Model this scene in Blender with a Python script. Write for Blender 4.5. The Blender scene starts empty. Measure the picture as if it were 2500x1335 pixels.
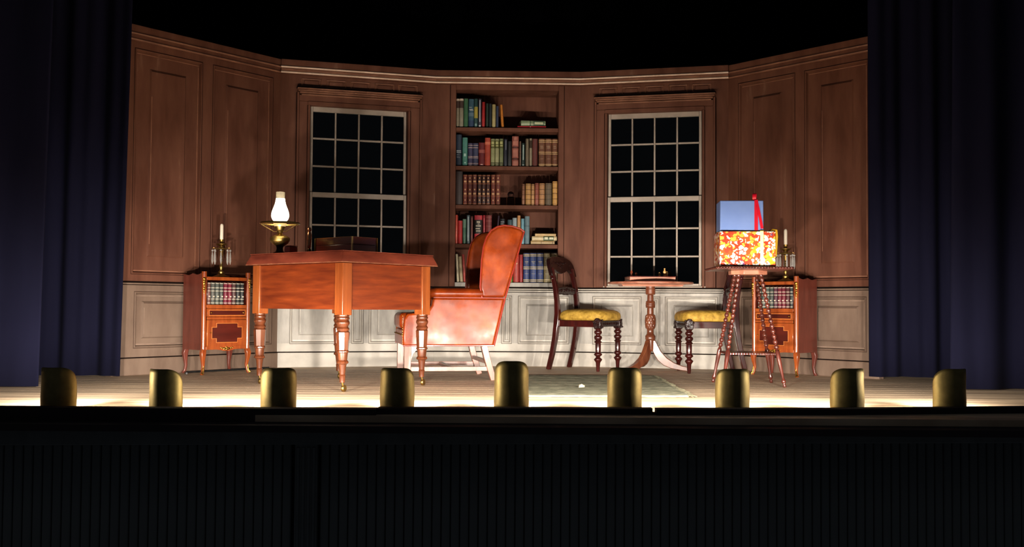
import bpy, bmesh, math, random
from mathutils import Vector, Matrix
random.seed(7)
S = bpy.context.scene
C = S.collection
PI = math.pi
R = math.radians

# ------------------------------------------------------------------ camera
FPX, EYE, PITCH, ROLL = 2400.0, 0.50, math.atan(78.0/2400.0), 0.0068
_f = Vector((0, math.cos(PITCH), math.sin(PITCH)))
_u = Vector((0, -math.sin(PITCH), math.cos(PITCH)))
_r = Vector((1, 0, 0))
_xc = _r*math.cos(ROLL) + _u*math.sin(ROLL)
_yc = -_r*math.sin(ROLL) + _u*math.cos(ROLL)
cd = bpy.data.cameras.new('camera')
cam = bpy.data.objects.new('camera', cd)
C.objects.link(cam)
cd.sensor_width = 36.0
cd.lens = FPX/2500.0*36.0
cd.clip_end = 60
m = Matrix((( _xc.x, _yc.x, -_f.x, 0), (_xc.y, _yc.y, -_f.y, 0), (_xc.z, _yc.z, -_f.z, EYE), (0, 0, 0, 1)))
cam.matrix_world = m
S.camera = cam
CAM = Vector((0, 0, EYE))

# ------------------------------------------------------------------ world, exposure, lamp strengths
w = bpy.data.worlds.new('world'); S.world = w; w.use_nodes = True
bg = w.node_tree.nodes['Background']
bg.inputs[0].default_value = (0.78, 0.85, 1.0, 1)
bg.inputs[1].default_value = 0.034
S.view_settings.view_transform = 'Standard'
S.view_settings.look = 'None'
S.view_settings.gamma = 1.0
S.view_settings.exposure = 0.0
S.view_settings.use_curve_mapping = False
FOOT_W = 145.0                      # watts of each footlight spot
FOOT_COL = (1.0, 0.92, 0.82)
FOOT_CONE, FOOT_AIM = 106.0, -8.0   # full cone, upward aim (degrees)
LAMP_E = 15.0                       # oil lamp globe emission

# ------------------------------------------------------------------ measuring helpers
def ray(px, py):
    return _f + _xc*((px-1250.0)/FPX) + _yc*((667.5-py)/FPX)
def on_z(px, py, z=0.0):
    d = ray(px, py); t = (z-EYE)/d.z
    return CAM + d*t
def at(px, py, Y):
    d = ray(px, py)
    return CAM + d*(Y/d.y)

def lin(r, g, b):
    f = lambda c: (c/255.0)/12.92 if c <= 10.3 else (((c/255.0)+0.055)/1.055)**2.4
    return (f(r), f(g), f(b))

# ------------------------------------------------------------------ materials
def mat(name, c1, c2=None, rough=0.5, metal=0.0, scale=6.0, stretch=(1, 1, 1), detail=4.0, bump=0.0,
        bscale=None, lo=0.35, hi=0.65, emit=None, es=0.0, coat=0.0, trans=0.0, spec=0.5, c3=None, sheen=0.0):
    m = bpy.data.materials.new(name); m.use_nodes = True
    nt = m.node_tree; b = nt.nodes['Principled BSDF']
    b.inputs['Roughness'].default_value = rough
    b.inputs['Metallic'].default_value = metal
    b.inputs['Coat Weight'].default_value = coat
    b.inputs['Coat Roughness'].default_value = 0.12
    b.inputs['Transmission Weight'].default_value = trans
    b.inputs['Specular IOR Level'].default_value = spec
    b.inputs['Sheen Weight'].default_value = sheen
    b.inputs['Base Color'].default_value = (*c1, 1)
    if c2 is not None or bump > 0:
        tc = nt.nodes.new('ShaderNodeTexCoord')
        mp = nt.nodes.new('ShaderNodeMapping'); mp.inputs['Scale'].default_value = stretch
        nt.links.new(tc.outputs['Object'], mp.inputs['Vector'])
        nz = nt.nodes.new('ShaderNodeTexNoise')
        nz.inputs['Scale'].default_value = scale; nz.inputs['Detail'].default_value = detail
        nz.inputs['Roughness'].default_value = 0.6
        nt.links.new(mp.outputs[0], nz.inputs['Vector'])
        if c2 is not None:
            cr = nt.nodes.new('ShaderNodeValToRGB')
            cr.color_ramp.elements[0].position = lo; cr.color_ramp.elements[0].color = (*c1, 1)
            cr.color_ramp.elements[1].position = hi; cr.color_ramp.elements[1].color = (*c2, 1)
            if c3 is not None:
                e = cr.color_ramp.elements.new(min(0.99, hi+0.12)); e.color = (*c3, 1)
            nt.links.new(nz.outputs['Fac'], cr.inputs['Fac'])
            nt.links.new(cr.outputs['Color'], b.inputs['Base Color'])
        if bump > 0:
            n2 = nz
            if bscale:
                n2 = nt.nodes.new('ShaderNodeTexNoise'); n2.inputs['Scale'].default_value = bscale
                n2.inputs['Detail'].default_value = 3
                nt.links.new(mp.outputs[0], n2.inputs['Vector'])
            bp = nt.nodes.new('ShaderNodeBump'); bp.inputs['Strength'].default_value = bump
            bp.inputs['Distance'].default_value = 0.01
            nt.links.new(n2.outputs['Fac'], bp.inputs['Height'])
            nt.links.new(bp.outputs['Normal'], b.inputs['Normal'])
    if emit is not None:
        b.inputs['Emission Color'].default_value = (*emit, 1)
        b.inputs['Emission Strength'].default_value = es
    return m

M = {}
# scenic paint on the flats: brown scumble; greyer wainscot on the three rear flats
M['brown'] = mat('paint_brown', lin(84, 49, 36), lin(108, 69, 53), 0.62, spec=0.15, scale=2.2, stretch=(3.0, 3.0, 0.55), detail=6, bump=0.05, c3=lin(142, 110, 92))
M['brown_line'] = mat('paint_brown_light', lin(196, 150, 122), lin(170, 122, 94), 0.5, scale=9, stretch=(.4, 1, 1))
M['bead_pale'] = mat('paint_pale_bead', lin(238, 205, 180), lin(214, 176, 148), 0.45, scale=14)
M['bead_brown'] = mat('paint_brown_bead', lin(148, 100, 76), lin(116, 74, 54), 0.5, scale=8)
M['grey'] = mat('paint_grey', lin(146, 141, 134), lin(188, 182, 174), 0.6, spec=0.2, scale=2.6, stretch=(2.6, 2, .8), detail=7, bump=0.06, c3=lin(208, 201, 192))
M['grey_light'] = mat('paint_grey_light', lin(168, 161, 152), lin(192, 185, 175), 0.6, spec=0.2, scale=4, stretch=(1, 1, 1), detail=6)
M['taupe'] = mat('paint_taupe', lin(98, 79, 67), lin(118, 98, 84), 0.6, spec=0.2, scale=2.6, stretch=(2.6, 2, .8), detail=6, bump=0.05)
M['line_brown'] = mat('lining_brown', lin(44, 22, 14), rough=0.7, spec=0.1)
M['line_taupe'] = mat('lining_taupe', lin(66, 48, 40), rough=0.7, spec=0.1)
M['line_grey'] = mat('lining_grey', lin(96, 90, 84), rough=0.7, spec=0.1)
M['pale_taupe'] = mat('lining_pale_taupe', lin(138, 116, 102), lin(112, 92, 80), 0.6, scale=7, spec=0.1)
M['pale_grey'] = mat('lining_pale_grey', lin(222, 214, 204), lin(176, 168, 158), 0.6, scale=7, spec=0.1)
M['dark_line'] = mat('paint_and_shade_line', lin(22, 13, 10), rough=0.8, spec=0.05)  # painted grooves, and the gap shadow coloured in along the dado
M['sash'] = mat('paint_sash', lin(150, 136, 122), lin(172, 156, 142), 0.55, scale=5, detail=6, bump=0.05)
M['black_cloth'] = mat('black_cloth', (0.0015, 0.0015, 0.002), rough=0.95, spec=0.0)
M['navy'] = mat('navy_velour', (0.0036, 0.0036, 0.0125), (0.0048, 0.0048, 0.0155), 0.92, scale=3, stretch=(4, 4, .3), spec=0.1, sheen=0.0)
M['apron'] = mat('apron_black', (0.085, 0.092, 0.090), (0.115, 0.122, 0.118), 0.7, scale=8, stretch=(1, 1, .3), spec=0.2)
M['lip'] = mat('lip_dark', (0.030, 0.024, 0.024), rough=0.75, spec=0.1)
M['mahog'] = mat('mahogany', lin(128, 52, 24), lin(176, 84, 38), 0.34, scale=4.0, stretch=(7, 7, 1.2), detail=7, bump=0.03, coat=0.25)
M['mahog_h'] = mat('mahogany_board', lin(80, 27, 8), lin(112, 46, 15), 0.36, scale=2.2, stretch=(1.6, 1.6, 16), detail=8, bump=0.03, coat=0.25, c3=lin(128, 58, 23))
M['mahog_top'] = mat('mahogany_top', lin(88, 34, 22), lin(120, 54, 36), 0.42, scale=3.0, stretch=(1.5, 1.5, 5), detail=7, bump=0.04, coat=0.1, c3=lin(146, 84, 60))
M['worn'] = mat('worn_edge_wood', lin(150, 96, 68), lin(112, 56, 36), 0.5, scale=18, detail=6)
M['post'] = mat('desk_post_wood', lin(112, 52, 19), lin(138, 72, 30), 0.36, scale=3, stretch=(8, 8, 1), detail=6, coat=0.2)
M['turned'] = mat('turned_wood', lin(66, 30, 14), lin(94, 48, 26), 0.24, scale=6, stretch=(6, 6, 1), detail=6, coat=0.6)
M['darkwood'] = mat('dark_mahogany', lin(38, 10, 9), lin(62, 17, 14), 0.22, scale=5, stretch=(5, 5, 1.2), detail=5, coat=0.5)
M['carved'] = mat('carved_dark_wood', lin(22, 9, 8), lin(38, 14, 12), 0.25, scale=40, bump=0.4, coat=0.1, spec=0.35)
M['redwood'] = mat('red_bobbin_wood', lin(58, 22, 16), lin(90, 40, 30), 0.28, scale=8, stretch=(3, 3, 1), coat=0.4)
M['tablewood'] = mat('tripod_wood', lin(88, 42, 25), lin(118, 66, 42), 0.3, scale=5, stretch=(5, 5, 1), coat=0.4)
M['tabletop'] = mat('table_top_wood', lin(150, 86, 66), lin(190, 130, 104), 0.4, scale=3, stretch=(1, 5, 5), coat=0.2)
M['inlay_wood'] = mat('kingwood', lin(122, 50, 18), lin(156, 76, 30), 0.3, scale=5, stretch=(6, 6, 1), detail=6, coat=0.4)
M['side_wood'] = mat('cabinet_side_wood', lin(86, 36, 26), lin(108, 50, 38), 0.38, scale=3, stretch=(5, 5, 1), detail=6, coat=0.2)
M['rosewood'] = mat('rosewood_panel', lin(58, 15, 10), lin(80, 24, 15), 0.28, scale=3, stretch=(1, 1, 5), detail=6, coat=0.4)
M['string'] = mat('stringing', lin(190, 110, 48), rough=0.4)
M['gilt'] = mat('gilt_metal', lin(212, 168, 84), lin(170, 120, 50), 0.3, metal=1.0, scale=60, bump=0.5)
M['brass'] = mat('aged_brass', lin(178, 148, 84), lin(140, 110, 58), 0.38, metal=1.0, scale=14, detail=5, bump=0.12, bscale=30)
M['brass_shell'] = mat('shell_brass', lin(138, 124, 80), lin(106, 94, 58), 0.54, metal=1.0, scale=9, detail=6, bump=0.25, bscale=10)
M['dark_bronze'] = mat('dark_bronze', lin(60, 44, 30), rough=0.35, metal=1.0)
M['copper'] = mat('copper_bronze', lin(190, 130, 96), rough=0.25, metal=1.0)
M['leather'] = mat('orange_leather', lin(102, 33, 4), lin(138, 54, 10), 0.31, scale=6, detail=6, bump=0.0, coat=0.0, spec=0.32, lo=0.38, hi=0.6, c3=lin(156, 72, 20))
M['leather_dark'] = mat('leather_piping', lin(128, 34, 16), rough=0.4, coat=0.2)
M['pale_leg'] = mat('chair_leg_wood', lin(108, 68, 54), lin(138, 94, 78), 0.35, scale=6, stretch=(4, 4, 1), coat=0.2)
M['yellow'] = mat('yellow_upholstery', lin(134, 102, 34), lin(190, 152, 66), 0.6, scale=26, detail=5, bump=0.5, spec=0.2)
M['rug'] = mat('rug_pile', lin(86, 90, 74), lin(158, 154, 130), 0.95, scale=16, stretch=(1, 3.5, 1), detail=8, bump=0.9, spec=0.1, c3=lin(172, 166, 142))
M['fringe'] = mat('rug_fringe', lin(100, 96, 78), lin(72, 68, 54), 0.95, scale=30, spec=0.1)
M['candle'] = mat('candle_wax', lin(240, 226, 204), rough=0.45)
M['crystal'] = mat('cut_crystal', (0.80, 0.78, 0.74), rough=0.06, trans=0.75, spec=0.8)
M['ball'] = mat('ball_glass', (0.9, 0.9, 0.9), rough=0.0, trans=1.0)
M['clear'] = mat('clear_glass', (0.75, 0.70, 0.58), rough=0.05, trans=0.6)
M['opal'] = mat('opal_globe', (0.9, 0.85, 0.75), rough=0.4, emit=(1.0, 0.86, 0.62), es=LAMP_E)
M['gallery'] = mat('lamp_gallery', lin(230, 200, 130), rough=0.3, metal=0.7, emit=(1.0, 0.75, 0.38), es=0.5)
M['bulb'] = mat('footlight_bulb', (0.9, 0.9, 0.85), rough=0.3, emit=(1.0, 0.86, 0.68), es=420.0)
M['blue_wrap'] = mat('blue_wrapping', lin(108, 138, 204), lin(122, 150, 214), 0.42, scale=3, coat=0.2)
M['red_ribbon'] = mat('red_ribbon', lin(206, 10, 40), rough=0.4)
M['yellow_ribbon'] = mat('yellow_ribbon', lin(226, 180, 30), rough=0.4)
M['white_ribbon'] = mat('pale_ribbon', lin(250, 232, 190), rough=0.4)
M['cream'] = mat('cream_paper', lin(214, 196, 156), rough=0.8)
M['pages'] = mat('book_pages', lin(206, 188, 150), rough=0.85, scale=90, stretch=(1, 1, 1))
M['gold_band'] = mat('gold_tooling', lin(214, 178, 116), rough=0.4, metal=0.3)
M['cable'] = mat('black_cable', (0.006, 0.006, 0.006), rough=0.5)
M['chess_dark'] = mat('chess_brown', lin(150, 72, 44), rough=0.3, coat=0.3)
M['chess_light'] = mat('chess_boxwood', lin(226, 176, 104), rough=0.3, coat=0.3)
M['board_red'] = mat('board_red', lin(186, 120, 96), lin(206, 144, 118), 0.35, scale=4, stretch=(1, 4, 4), coat=0.3)
M['box_wood'] = mat('box_mahogany', lin(84, 26, 18), lin(120, 42, 28), 0.28, scale=3, stretch=(1, 1, 6), coat=0.5)

def leather_mat():
    m = M['leather']; nt = m.node_tree; b = nt.nodes['Principled BSDF']
    tc = nt.nodes.new('ShaderNodeTexCoord')
    nz = nt.nodes.new('ShaderNodeTexNoise'); nz.inputs['Scale'].default_value = 9; nz.inputs['Detail'].default_value = 4
    nt.links.new(tc.outputs['Object'], nz.inputs['Vector'])
    mr = nt.nodes.new('ShaderNodeMapRange'); mr.inputs[1].default_value = 0.3; mr.inputs[2].default_value = 0.7
    mr.inputs[3].default_value = 0.22; mr.inputs[4].default_value = 0.42
    nt.links.new(nz.outputs['Fac'], mr.inputs[0]); nt.links.new(mr.outputs[0], b.inputs['Roughness'])
    n2 = nt.nodes.new('ShaderNodeTexNoise'); n2.inputs['Scale'].default_value = 5; n2.inputs['Detail'].default_value = 2
    nt.links.new(tc.outputs['Object'], n2.inputs['Vector'])
    bp = nt.nodes.new('ShaderNodeBump'); bp.inputs['Strength'].default_value = 0.16; bp.inputs['Distance'].default_value = 0.03
    nt.links.new(n2.outputs['Fac'], bp.inputs['Height']); nt.links.new(bp.outputs['Normal'], b.inputs['Normal'])
leather_mat()

def floor_mat():
    m = bpy.data.materials.new('stage_boards'); m.use_nodes = True
    nt = m.node_tree; b = nt.nodes['Principled BSDF']
    b.inputs['Roughness'].default_value = 0.62
    tc = nt.nodes.new('ShaderNodeTexCoord'); oi = nt.nodes.new('ShaderNodeObjectInfo')
    mp = nt.nodes.new('ShaderNodeMapping'); mp.inputs['Scale'].default_value = (1.1, 14, 1)
    nt.links.new(tc.outputs['Object'], mp.inputs['Vector'])
    ad = nt.nodes.new('ShaderNodeVectorMath'); ad.operation = 'ADD'
    ml = nt.nodes.new('ShaderNodeMath'); ml.operation = 'MULTIPLY'; ml.inputs[1].default_value = 37.0
    nt.links.new(oi.outputs['Random'], ml.inputs[0])
    nt.links.new(mp.outputs[0], ad.inputs[0]); nt.links.new(ml.outputs[0], ad.inputs[1])
    nz = nt.nodes.new('ShaderNodeTexNoise'); nz.inputs['Scale'].default_value = 2.2; nz.inputs['Detail'].default_value = 8
    nt.links.new(ad.outputs[0], nz.inputs['Vector'])
    cr = nt.nodes.new('ShaderNodeValToRGB')
    cr.color_ramp.elements[0].position = 0.3; cr.color_ramp.elements[0].color = (*lin(146, 121, 94), 1)
    cr.color_ramp.elements[1].position = 0.7; cr.color_ramp.elements[1].color = (*lin(216, 190, 158), 1)
    nt.links.new(nz.outputs['Fac'], cr.inputs['Fac'])
    hs = nt.nodes.new('ShaderNodeHueSaturation')
    mr = nt.nodes.new('ShaderNodeMapRange'); mr.inputs[3].default_value = 0.75; mr.inputs[4].default_value = 1.15
    nt.links.new(oi.outputs['Random'], mr.inputs[0]); nt.links.new(mr.outputs[0], hs.inputs['Value'])
    nt.links.new(cr.outputs['Color'], hs.inputs['Color']); nt.links.new(hs.outputs['Color'], b.inputs['Base Color'])
    bp = nt.nodes.new('ShaderNodeBump'); bp.inputs['Strength'].default_value = 0.15; bp.inputs['Distance'].default_value = 0.01
    nt.links.new(nz.outputs['Fac'], bp.inputs['Height']); nt.links.new(bp.outputs['Normal'], b.inputs['Normal'])
    return m
M['boards'] = floor_mat()

def pattern_mat():
    m = bpy.data.materials.new('patterned_wrapping'); m.use_nodes = True
    nt = m.node_tree; b = nt.nodes['Principled BSDF']; b.inputs['Roughness'].default_value = 0.35
    b.inputs['Coat Weight'].default_value = 0.3
    tc = nt.nodes.new('ShaderNodeTexCoord')
    n1 = nt.nodes.new('ShaderNodeTexNoise'); n1.inputs['Scale'].default_value = 9; n1.inputs['Detail'].default_value = 1
    nt.links.new(tc.outputs['Object'], n1.inputs['Vector'])
    c1 = nt.nodes.new('ShaderNodeValToRGB'); c1.color_ramp.interpolation = 'CONSTANT'
    els = [(0.0, lin(120, 60, 110)), (0.36, lin(186, 62, 30)), (0.52, lin(204, 90, 38)), (0.66, lin(214, 170, 30))]
    c1.color_ramp.elements[0].position = els[0][0]; c1.color_ramp.elements[0].color = (*els[0][1], 1)
    c1.color_ramp.elements[1].position = els[1][0]; c1.color_ramp.elements[1].color = (*els[1][1], 1)
    for p, c in els[2:]:
        e = c1.color_ramp.elements.new(p); e.color = (*c, 1)
    nt.links.new(n1.outputs['Fac'], c1.inputs['Fac'])
    # leaf and blossom print: distorted voronoi cells
    n3 = nt.nodes.new('ShaderNodeTexNoise'); n3.inputs['Scale'].default_value = 45; n3.inputs['Detail'].default_value = 1
    nt.links.new(tc.outputs['Object'], n3.inputs['Vector'])
    sc = nt.nodes.new('ShaderNodeVectorMath'); sc.operation = 'SCALE'; sc.inputs['Scale'].default_value = 0.045
    nt.links.new(n3.outputs['Color'], sc.inputs[0])
    ad = nt.nodes.new('ShaderNodeVectorMath'); ad.operation = 'ADD'
    nt.links.new(tc.outputs['Object'], ad.inputs[0]); nt.links.new(sc.outputs[0], ad.inputs[1])
    vo = nt.nodes.new('ShaderNodeTexVoronoi'); vo.inputs['Scale'].default_value = 40
    nt.links.new(ad.outputs[0], vo.inputs['Vector'])
    c2 = nt.nodes.new('ShaderNodeValToRGB'); c2.color_ramp.interpolation = 'CONSTANT'
    c2.color_ramp.elements[0].color = (1, 1, 1, 1)
    c2.color_ramp.elements[1].position = 0.53; c2.color_ramp.elements[1].color = (0, 0, 0, 1)
    nt.links.new(vo.outputs['Distance'], c2.inputs['Fac'])
    sp = nt.nodes.new('ShaderNodeSeparateColor'); nt.links.new(vo.outputs['Color'], sp.inputs[0])
    c3 = nt.nodes.new('ShaderNodeValToRGB'); c3.color_ramp.interpolation = 'CONSTANT'
    c3.color_ramp.elements[0].color = (*lin(255, 246, 226), 1)
    c3.color_ramp.elements[1].position = 0.55; c3.color_ramp.elements[1].color = (*lin(232, 186, 70), 1)
    e = c3.color_ramp.elements.new(0.86); e.color = (*lin(205, 66, 40), 1)
    nt.links.new(sp.outputs[0], c3.inputs['Fac'])
    mx = nt.nodes.new('ShaderNodeMix'); mx.data_type = 'RGBA'
    nt.links.new(c2.outputs['Color'], mx.inputs[0]); nt.links.new(c1.outputs['Color'], mx.inputs[6]); nt.links.new(c3.outputs['Color'], mx.inputs[7])
    nt.links.new(mx.outputs[2], b.inputs['Base Color'])
    return m
M['pattern'] = pattern_mat()

def pane_mat():
    m = bpy.data.materials.new('window_pane'); m.use_nodes = True
    nt = m.node_tree; nt.nodes.remove(nt.nodes['Principled BSDF'])
    out = nt.nodes['Material Output']
    tr = nt.nodes.new('ShaderNodeBsdfTransparent'); tr.inputs[0].default_value = (0.8, 0.85, 0.85, 1)
    gl = nt.nodes.new('ShaderNodeBsdfGlossy'); gl.inputs['Roughness'].default_value = 0.06
    mx = nt.nodes.new('ShaderNodeMixShader'); mx.inputs[0].default_value = 0.04
    nt.links.new(tr.outputs[0], mx.inputs[1]); nt.links.new(gl.outputs[0], mx.inputs[2])
    nt.links.new(mx.outputs[0], out.inputs[0])
    return m
M['pane'] = pane_mat()

_bm = {}
def book_mat(c):
    if c not in _bm:
        l = lin(*c); d = tuple(x*0.72 for x in l)
        _bm[c] = mat('book_cloth', l, d, 0.5, scale=22, detail=3, coat=0.1)
    return _bm[c]

# ------------------------------------------------------------------ mesh builder
class MB:
    def __init__(s): s.v = []; s.f = []
    def add(s, vs, fs, T=None):
        n = len(s.v)
        s.v += [tuple(T @ Vector(v)) if T is not None else tuple(v) for v in vs]
        s.f += [tuple(i+n for i in f) for f in fs]
        return s
    def box(s, x0, x1, y0, y1, z0, z1, T=None):
        return s.add([(x0, y0, z0), (x1, y0, z0), (x1, y1, z0), (x0, y1, z0), (x0, y0, z1), (x1, y0, z1), (x1, y1, z1), (x0, y1, z1)],
                     [(0, 3, 2, 1), (4, 5, 6, 7), (0, 1, 5, 4), (1, 2, 6, 5), (2, 3, 7, 6), (3, 0, 4, 7)], T)
    def lathe(s, prof, n=28, T=None, sx=1, sy=1):
        vs = []; fs = []
        for (r, z) in prof:
            for i in range(n):
                a = 2*PI*i/n
                vs.append((r*math.cos(a)*sx, r*math.sin(a)*sy, z))
        k = len(prof)
        for j in range(k-1):
            for i in range(n):
                fs.append((j*n+i, j*n+(i+1) % n, (j+1)*n+(i+1) % n, (j+1)*n+i))
        fs.append(tuple(range(n-1, -1, -1))); fs.append(tuple((k-1)*n+i for i in range(n)))
        return s.add(vs, fs, T)
    def prism(s, poly, a, b, axis='y', T=None):
        # poly in the two remaining axes; extruded from a to b along axis
        def P(p, t):
            if axis == 'y': return (p[0], t, p[1])
            if axis == 'x': return (t, p[0], p[1])
            return (p[0], p[1], t)
        n = len(poly)
        vs = [P(p, a) for p in poly]+[P(p, b) for p in poly]
        fs = [tuple(range(n-1, -1, -1)), tuple(range(n, 2*n))]
        for i in range(n):
            j = (i+1) % n
            fs.append((i, j, n+j, n+i))
        return s.add(vs, fs, T)
    def sweep(s, pts, rad, n=8, T=None, sq=None, closed=False):
        # tube (or rectangle if sq=(w,h) list/tuple) along a polyline
        pts = [Vector(p) for p in pts]; k = len(pts)
        vs = []; fs = []
        t0 = (pts[1]-pts[0]).normalized()
        up = Vector((0, 0, 1)) if abs(t0.z) < 0.9 else Vector((0, 1, 0))
        nrm = (up - t0*up.dot(t0)).normalized()
        for i in range(k):
            if i == 0: t = (pts[1]-pts[0])
            elif i == k-1: t = (pts[-1]-pts[-2])
            else: t = (pts[i+1]-pts[i-1])
            t.normalize()
            nrm = (nrm - t*nrm.dot(t)).normalized(); bn = t.cross(nrm)
            if sq is not None:
                ww, hh = sq[i] if isinstance(sq, list) else sq
                for (a, c) in ((-1, -1), (1, -1), (1, 1), (-1, 1)):
                    vs.append(pts[i]+bn*(a*ww/2)+nrm*(c*hh/2))
            else:
                r = rad[i] if isinstance(rad, (list, tuple)) else rad
                for j in range(n):
                    a = 2*PI*j/n
                    vs.append(pts[i]+nrm*(r*math.cos(a))+bn*(r*math.sin(a)))
        q = 4 if sq is not None else n
        for i in range(k-1):
            for j in range(q):
                fs.append((i*q+j, i*q+(j+1) % q, (i+1)*q+(j+1) % q, (i+1)*q+j))
        fs.append(tuple(range(q-1, -1, -1))); fs.append(tuple((k-1)*q+j for j in range(q)))
        return s.add(vs, fs, T)
    def sphere(s, c, r, nu=10, nv=7, sc=(1, 1, 1)):
        prof = [(max(1e-4, r*math.sin(PI*i/nv)), -r*math.cos(PI*i/nv)) for i in range(nv+1)]
        return s.lathe(prof, nu, Matrix.Translation(c) @ Matrix.Diagonal((*sc, 1)))
    def build(s, name, material, parent=None, smooth=False, bevel=0.0, seg=2, ang=40, solid=0.0, sub=0):
        me = bpy.data.meshes.new(name)
        me.from_pydata(s.v, [], s.f)
        b = bmesh.new(); b.from_mesh(me)
        bmesh.ops.recalc_face_normals(b, faces=b.faces)
        b.to_mesh(me); b.free()
        if smooth or bevel:
            me.polygons.foreach_set('use_smooth', [True]*len(me.polygons))
            me.set_sharp_from_angle(angle=R(ang))
        me.materials.append(M[material] if isinstance(material, str) else material)
        o = bpy.data.objects.new(name, me); C.objects.link(o)
        if parent is not None: o.parent = parent
        if solid:
            md = o.modifiers.new('thickness', 'SOLIDIFY'); md.thickness = solid; md.offset = 0
        if bevel:
            md = o.modifiers.new('bevel', 'BEVEL'); md.width = bevel; md.segments = seg; md.limit_method = 'ANGLE'; md.angle_limit = R(35)
        if sub:
            md = o.modifiers.new('sub', 'SUBSURF'); md.levels = sub; md.render_levels = sub
        return o

def box(x0, x1, y0, y1, z0, z1): return MB().box(x0, x1, y0, y1, z0, z1)
def lathe(p, n=28): return MB().lathe(p, n)

def empty(name, loc=(0, 0, 0), rz=0.0, parent=None):
    o = bpy.data.objects.new(name, None); C.objects.link(o)
    o.empty_display_size = 0.1
    o.location = loc; o.rotation_euler = (0, 0, rz)
    if parent: o.parent = parent
    return o
def tag(o, label, cat, group=None, kind=None):
    o['label'] = label; o['category'] = cat
    if group: o['group'] = group
    if kind: o['kind'] = kind
    return o
def struct(o, label=None):
    o['kind'] = 'structure'
    if label: o['label'] = label
    return o
def copy_tree(o, parent=None):
    c = o.copy(); C.objects.link(c); c.parent = parent
    for ch in list(o.children): copy_tree(ch, c)
    return c
def child_copy(o, parent, loc):
    c = o.copy(); C.objects.link(c); c.parent = parent; c.location = loc
    return c

# ------------------------------------------------------------------ plan of the set (metres, camera at origin)
A = Vector((-2.676, 6.76)); B = Vector((-1.845, 7.75)); Cc = Vector((-0.64, 8.09))
D = Vector((0.558, 8.12)); E = Vector((1.73, 7.85)); F = Vector((2.54, 6.97))
A0 = A + (A-B)*0.06; F0 = F + (F-E)*0.06
WALL_H = 2.44
SEG = {'L': (A0, B), 'RL': (B, Cc), 'RC': (Cc, D), 'RR': (D, E), 'R': (E, F0)}
def wl(seg, px, py=700):
    p0, p1 = SEG[seg]; d = ray(px, py)
    t = (p1-p0).normalized(); n = Vector((-t.y, t.x))
    k = (p0.x*n.x+p0.y*n.y)/(d.x*n.x+d.y*n.y)
    P = CAM + d*k
    return ((Vector((P.x, P.y))-p0).dot(t), P.z)
def U(seg, px, py=700): return wl(seg, px, py)[0]

# ------------------------------------------------------------------ floor
fl = empty('floor'); struct(fl, 'worn timber stage floor of long boards')
ys = 4.30; bw = 0.142
box(-4.6, 4.6, 4.30, 9.6, -0.06, -0.03).build('underfloor', 'lip', fl)
proto = box(-4.6, 4.6, 0, bw-0.002, -0.03, 0.0).build('board', 'boards', fl)
proto.location = (0, 4.44, 0)
for i in range(1, 37):
    child_copy(proto, fl, (random.uniform(-.03, .03), 4.44+i*bw, 0))

# apron below the lip
LIPZ = 0.028
lip_px = [(-420, 992), (0, 994.0), (460, 997), (917, 998.5), (920, 996.5), (1250, 996.5), (1598, 998.0), (1604, 998.8), (2060, 998.5), (2500, 994.5), (2920, 990)]
lip_pts = [on_z(px, py, LIPZ) for px, py in lip_px]
def lip_y(x):
    for a, b in zip(lip_pts[:-1], lip_pts[1:]):
        if a.x <= x <= b.x:
            return a.y+(b.y-a.y)*(x-a.x)/(b.x-a.x)
    return lip_pts[0].y if x < lip_pts[0].x else lip_pts[-1].y
ap = empty('wall_front', (0, 0, 0)); struct(ap, 'black panelled front of the stage below the footlights')
def lip_board(i0, i1, chip_r=False):
    pts = lip_pts[i0:i1+1]
    mb = MB()
    front = [(p.x, p.y) for p in pts]; back = [(p.x, p.y+0.075) for p in reversed(pts)]
    poly = front+back
    if chip_r:
        xr = pts[-1].x
        n = len(front)
        poly = front[:-1]+[(xr-0.028, pts[-1].y)]+[(xr-0.006, pts[-1].y+0.02)]+[(xr-0.006, pts[-1].y+0.075)]+back[1:]
    mb.prism(poly, -0.05, LIPZ, 'z')
    if chip_r: pass
    mb.build('lip_board', 'lip', ap)
lip_board(0, 3); lip_board(4, 6, True); lip_board(7, 10)
# bridge piece closing the joints lower down
MB().prism([(p.x, p.y+0.004) for p in lip_pts]+[(p.x, p.y+0.07) for p in reversed(lip_pts)], -0.055, LIPZ-0.020, 'z').build('lip_core', 'lip', ap)
pa_, pb_ = lip_pts[1], lip_pts[9]
ap2 = empty('apron_panelling', (pa_.x, pa_.y, 0), math.atan2(pb_.y-pa_.y, pb_.x-pa_.x), ap)
APL = ap; ap = ap2
ya = 0.055
box(-1.0, 6.2, ya+0.075, ya+0.11, -1.1, -0.05).build('apron_back', 'lip', ap)
box(-1.0, 6.2, ya+0.0, ya+0.075, -0.150, -0.058).build('apron_rail', 'apron', ap, bevel=0.004)
box(-1.0, 6.2, ya-0.012, ya+0.05, -0.072, -0.050).build('apron_moulding', 'apron', ap, bevel=0.006)
pil = on_z(768, 1072, -0.15); pil.x = (pil.x-pa_.x)/math.cos(ap2.rotation_euler.z)
slat = None
xs = -0.5
while xs < 5.6:
    if not (pil.x-0.06 < xs+0.022 < pil.x+0.06):
        if slat is None:
            slat = box(0, 0.040, ya+0.045, ya+0.075, -1.1, -0.15).build('beadboard_slat', 'apron', ap, bevel=0.006)
            slat.location = (xs, 0, 0)
        else:
            child_copy(slat, ap, (xs, 0, 0))
    xs += 0.0435
mb = MB().box(pil.x-0.052, pil.x+0.052, ya+0.02, ya+0.075, -1.1, -0.15)
pst = mb.build('pilaster', 'apron', ap, bevel=0.004)
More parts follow.
